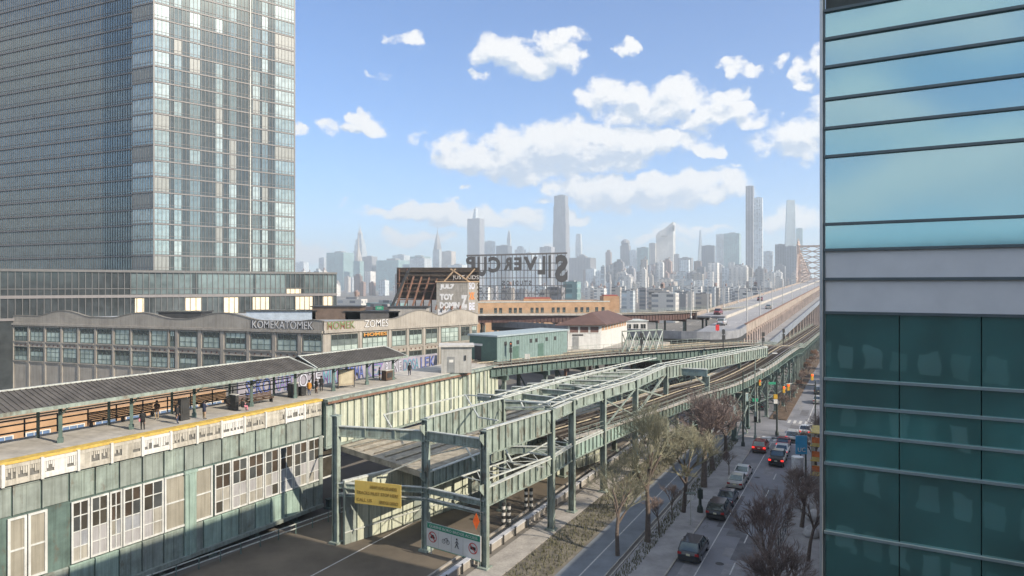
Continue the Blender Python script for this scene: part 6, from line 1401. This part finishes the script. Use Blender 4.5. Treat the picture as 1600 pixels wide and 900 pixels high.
# ------------------------------------------------------------------ trees
BARK = mat('grey brown bark', (.12, .095, .08), .9, var=.3, scale=5, bump=.4); TWIG = mat('bare twigs', (.22, .17, .15), .9, var=.3)
LEAF = mat('olive buds', (.40, .42, .26), .8, var=.45, scale=.7); LEAF2 = mat('dry brown leaves', (.30, .19, .10), .85, var=.4, scale=1)
def tree_mesh(seed, H, spread=.5, depth=5, leaf=0, thick=.05, leafm=None, nb=4, lsize=.16, tw=None):
    rd = random.Random(seed); tr_, cr_, lf = MB(), MB(), MB()
    def grow(p, d, l, r, k):
        seg = 2; q = p
        for i in range(seg):
            d = (d + Vector((rd.gauss(0, .1), rd.gauss(0, .1), rd.gauss(0.02, .06)))).normalized(); q2 = q + d * (l / seg)
            (tr_ if k < 2 else cr_).tube(q, q2, r * (1 - .2 * i), r * (1 - .2 * (i + 1)), 8 if k < 1 else (5 if k < 2 else 3), cap=False); q = q2
        if leaf and k >= depth - 2:
            for j in range(leaf):
                c = q + Vector((rd.gauss(0, 1), rd.gauss(0, 1), rd.gauss(0, 1))) * l * .5; s = lsize * rd.uniform(.6, 1.4)
                u = Vector((rd.gauss(0, 1), rd.gauss(0, 1), rd.gauss(0, 1))).normalized() * s; v = u.orthogonal().normalized() * s * .7
                lf.add([c - u, c + v, c + u, c - v], [(0, 1, 2, 3)])
        if k >= depth: return
        n = nb + (rd.random() < .5) if k else nb + 2
        for i in range(n):
            ax = Vector((rd.gauss(0, 1), rd.gauss(0, 1), rd.gauss(0, .35)))
            ax = (ax - d * ax.dot(d)).normalized(); a = rd.uniform(.35, 1.0) * (spread * 1.6)
            nd = (d * math.cos(a) + ax * math.sin(a) + Vector((0, 0, .12))).normalized()
            st0 = p.lerp(q, rd.uniform(.5, 1)) if k else p.lerp(q, rd.uniform(.72, 1))
            grow(st0, nd, l * rd.uniform(.55, .8) * (.85 if k == 0 else 1), max(.010, r * rd.uniform(.40, .60)), k + 1)
    grow(Vector((0, 0, 0)), Vector((0, 0, 1)), H * .36, H * thick * .55, 0)
    ms = [tr_.mesh('trunk', BARK, smooth=True), cr_.mesh('crown', tw or TWIG)]
    if leaf: ms.append(lf.mesh('foliage', leafm or LEAF))
    return ms
TW2 = mat('reflection green twigs', (.24, .235, .165), .9, var=.25)  # green window reflection put into the colour of bare twigs
TM_ = {'fan': tree_mesh(12, 9, .40, 6, thick=.036, nb=3), 'bare1': tree_mesh(1, 9, .5, 5), 'bare2': tree_mesh(2, 9, .6, 5), 'bare3': tree_mesh(3, 9, .42, 5), 'small': tree_mesh(4, 5, .4, 4, thick=.03),
       'reflgreen1': tree_mesh(5, 11, .42, 6, 0, tw=TW2, nb=3, thick=.036), 'reflgreen2': tree_mesh(6, 11, .46, 6, 0, tw=TW2, nb=3, thick=.036), 'brown': tree_mesh(7, 9, .55, 4, 7, leafm=LEAF2, lsize=.2), 'brown2': tree_mesh(8, 9, .6, 4, 4, leafm=mat('dark russet leaves', (.17, .10, .065), .9, var=.4, scale=1), lsize=.2)}
def tree(kind, p, rz, s, label, name='bare_tree', group=None):
    t = thing(name, label, 'tree', p, group, rz=rz); t.scale = (s, s, s)
    for m_ in TM_[kind]: o = bpy.data.objects.new(m_.name.split('.')[0], m_); link(o, t)
    return t
tree('bare1', base_at(1100, 761), .4, 1.6, 'dark bare street tree left of the parked silver cars')
tree('bare2', base_at(1114, 735), 2.1, 1.45, 'dark bare street tree behind, in front of the blue green beams')
tree('bare3', base_at(1133, 715), 3.3, 1.25, 'bare tree close to the column of the blue green bent')
tree('reflgreen1', base_at(1068, 800), 1.1, 1.2, 'bare tree with reflection green twigs on the pavement behind the parking sign', 'bare_tree')
tree('reflgreen2', at(1012, 848, .02), 2.6, 1.4, 'bare tree with reflection green twigs on the verge left of the pavement', 'bare_tree')
tree('reflgreen1', at(965, 868, .02), 4.0, 1.0, 'bare tree with reflection green twigs nearest the barrier wall', 'bare_tree')
tree('small', base_at(1050, 811), .2, 1.0, 'thin young bare tree on the verge'); tree('small', base_at(1030, 833), 1.5, 1.0, 'thinnest young bare tree beside the cycle path')
tree('small', base_at(1139, 742), 3, .9, 'young bare tree behind the white parked car')
tree('fan', st(56, -6.2, .1), .9, 1.18, 'big bare tree at the lower right with upswept branches')
tree('bare1', st(50, -4.8, .1), 2.4, 1.0, 'bare tree nearest the viewer at the lower right edge')
tree('fan', st(66, -4.4, .1), 3.6, 1.0, 'bare tree tight against the glass building')
tree('bare3', st(75, -5.6, .1), 3.9, .95, 'bare tree behind the wrapped pillar'); tree('bare1', st(96, -5.2, .1), 1.9, .9, 'bare tree beside the scaffold')
tree('bare2', st(112, -4.8, .1), 4.2, .9, 'bare tree at the near corner of the crossing')
rb = random.Random(17)
for i in range(16): tree(rb.choice(['brown2', 'bare1']), st(140 + i * 7 + rb.uniform(-2, 2), -14 + rb.uniform(-.8, .8), .1), rb.uniform(0, 6), rb.uniform(.32, .5), 'low brown shrub tree in the planted median beyond the crossing', 'median_shrub', 'shrub trees on the median')
for i in range(44):
    v = rb.uniform(170, 420); r = rb.choice([rb.uniform(-3.5, 8), rb.uniform(-3.5, 8), rb.uniform(-32, -24)]) if i < 34 else rb.uniform(-60, -30)
    tree(rb.choice(['brown', 'brown2', 'bare2']), st(v, r, 0), rb.uniform(0, 6), rb.uniform(.9, 1.5), 'sunlit brown tree among the trees beside the bridge approach', 'brown_tree', 'brown trees beside the bridge')
for i in range(26):
    px = rb.uniform(1000, 1150); Y = rb.uniform(165, 210); p = atY(px, 445, Y); p.z = 0
    tree(rb.choice(['brown', 'brown2']), p, rb.uniform(0, 6), rb.uniform(1.0, 1.35), 'sunlit brown tree under the road ramps', 'brown_tree', 'brown trees under the ramps')
# ------------------------------------------------------------------ air
hz = bpy.data.materials.new('haze air'); hz.use_nodes = True; nt = hz.node_tree; nt.nodes.remove(nt.nodes['Principled BSDF']); pv = nt.nodes.new('ShaderNodeVolumePrincipled')
pv.inputs['Color'].default_value = (.82, .92, 1, 1); pv.inputs['Density'].default_value = HAZE; pv.inputs['Anisotropy'].default_value = .2; nt.links.new(pv.outputs[0], nt.nodes['Material Output'].inputs['Volume'])
hb = MB().box((0, 2750, 226), (14000, 8700, 456)).build('haze', hz); hb['kind'] = 'stuff'; tag(hb, 'pale blue haze hanging over the whole city', 'haze')
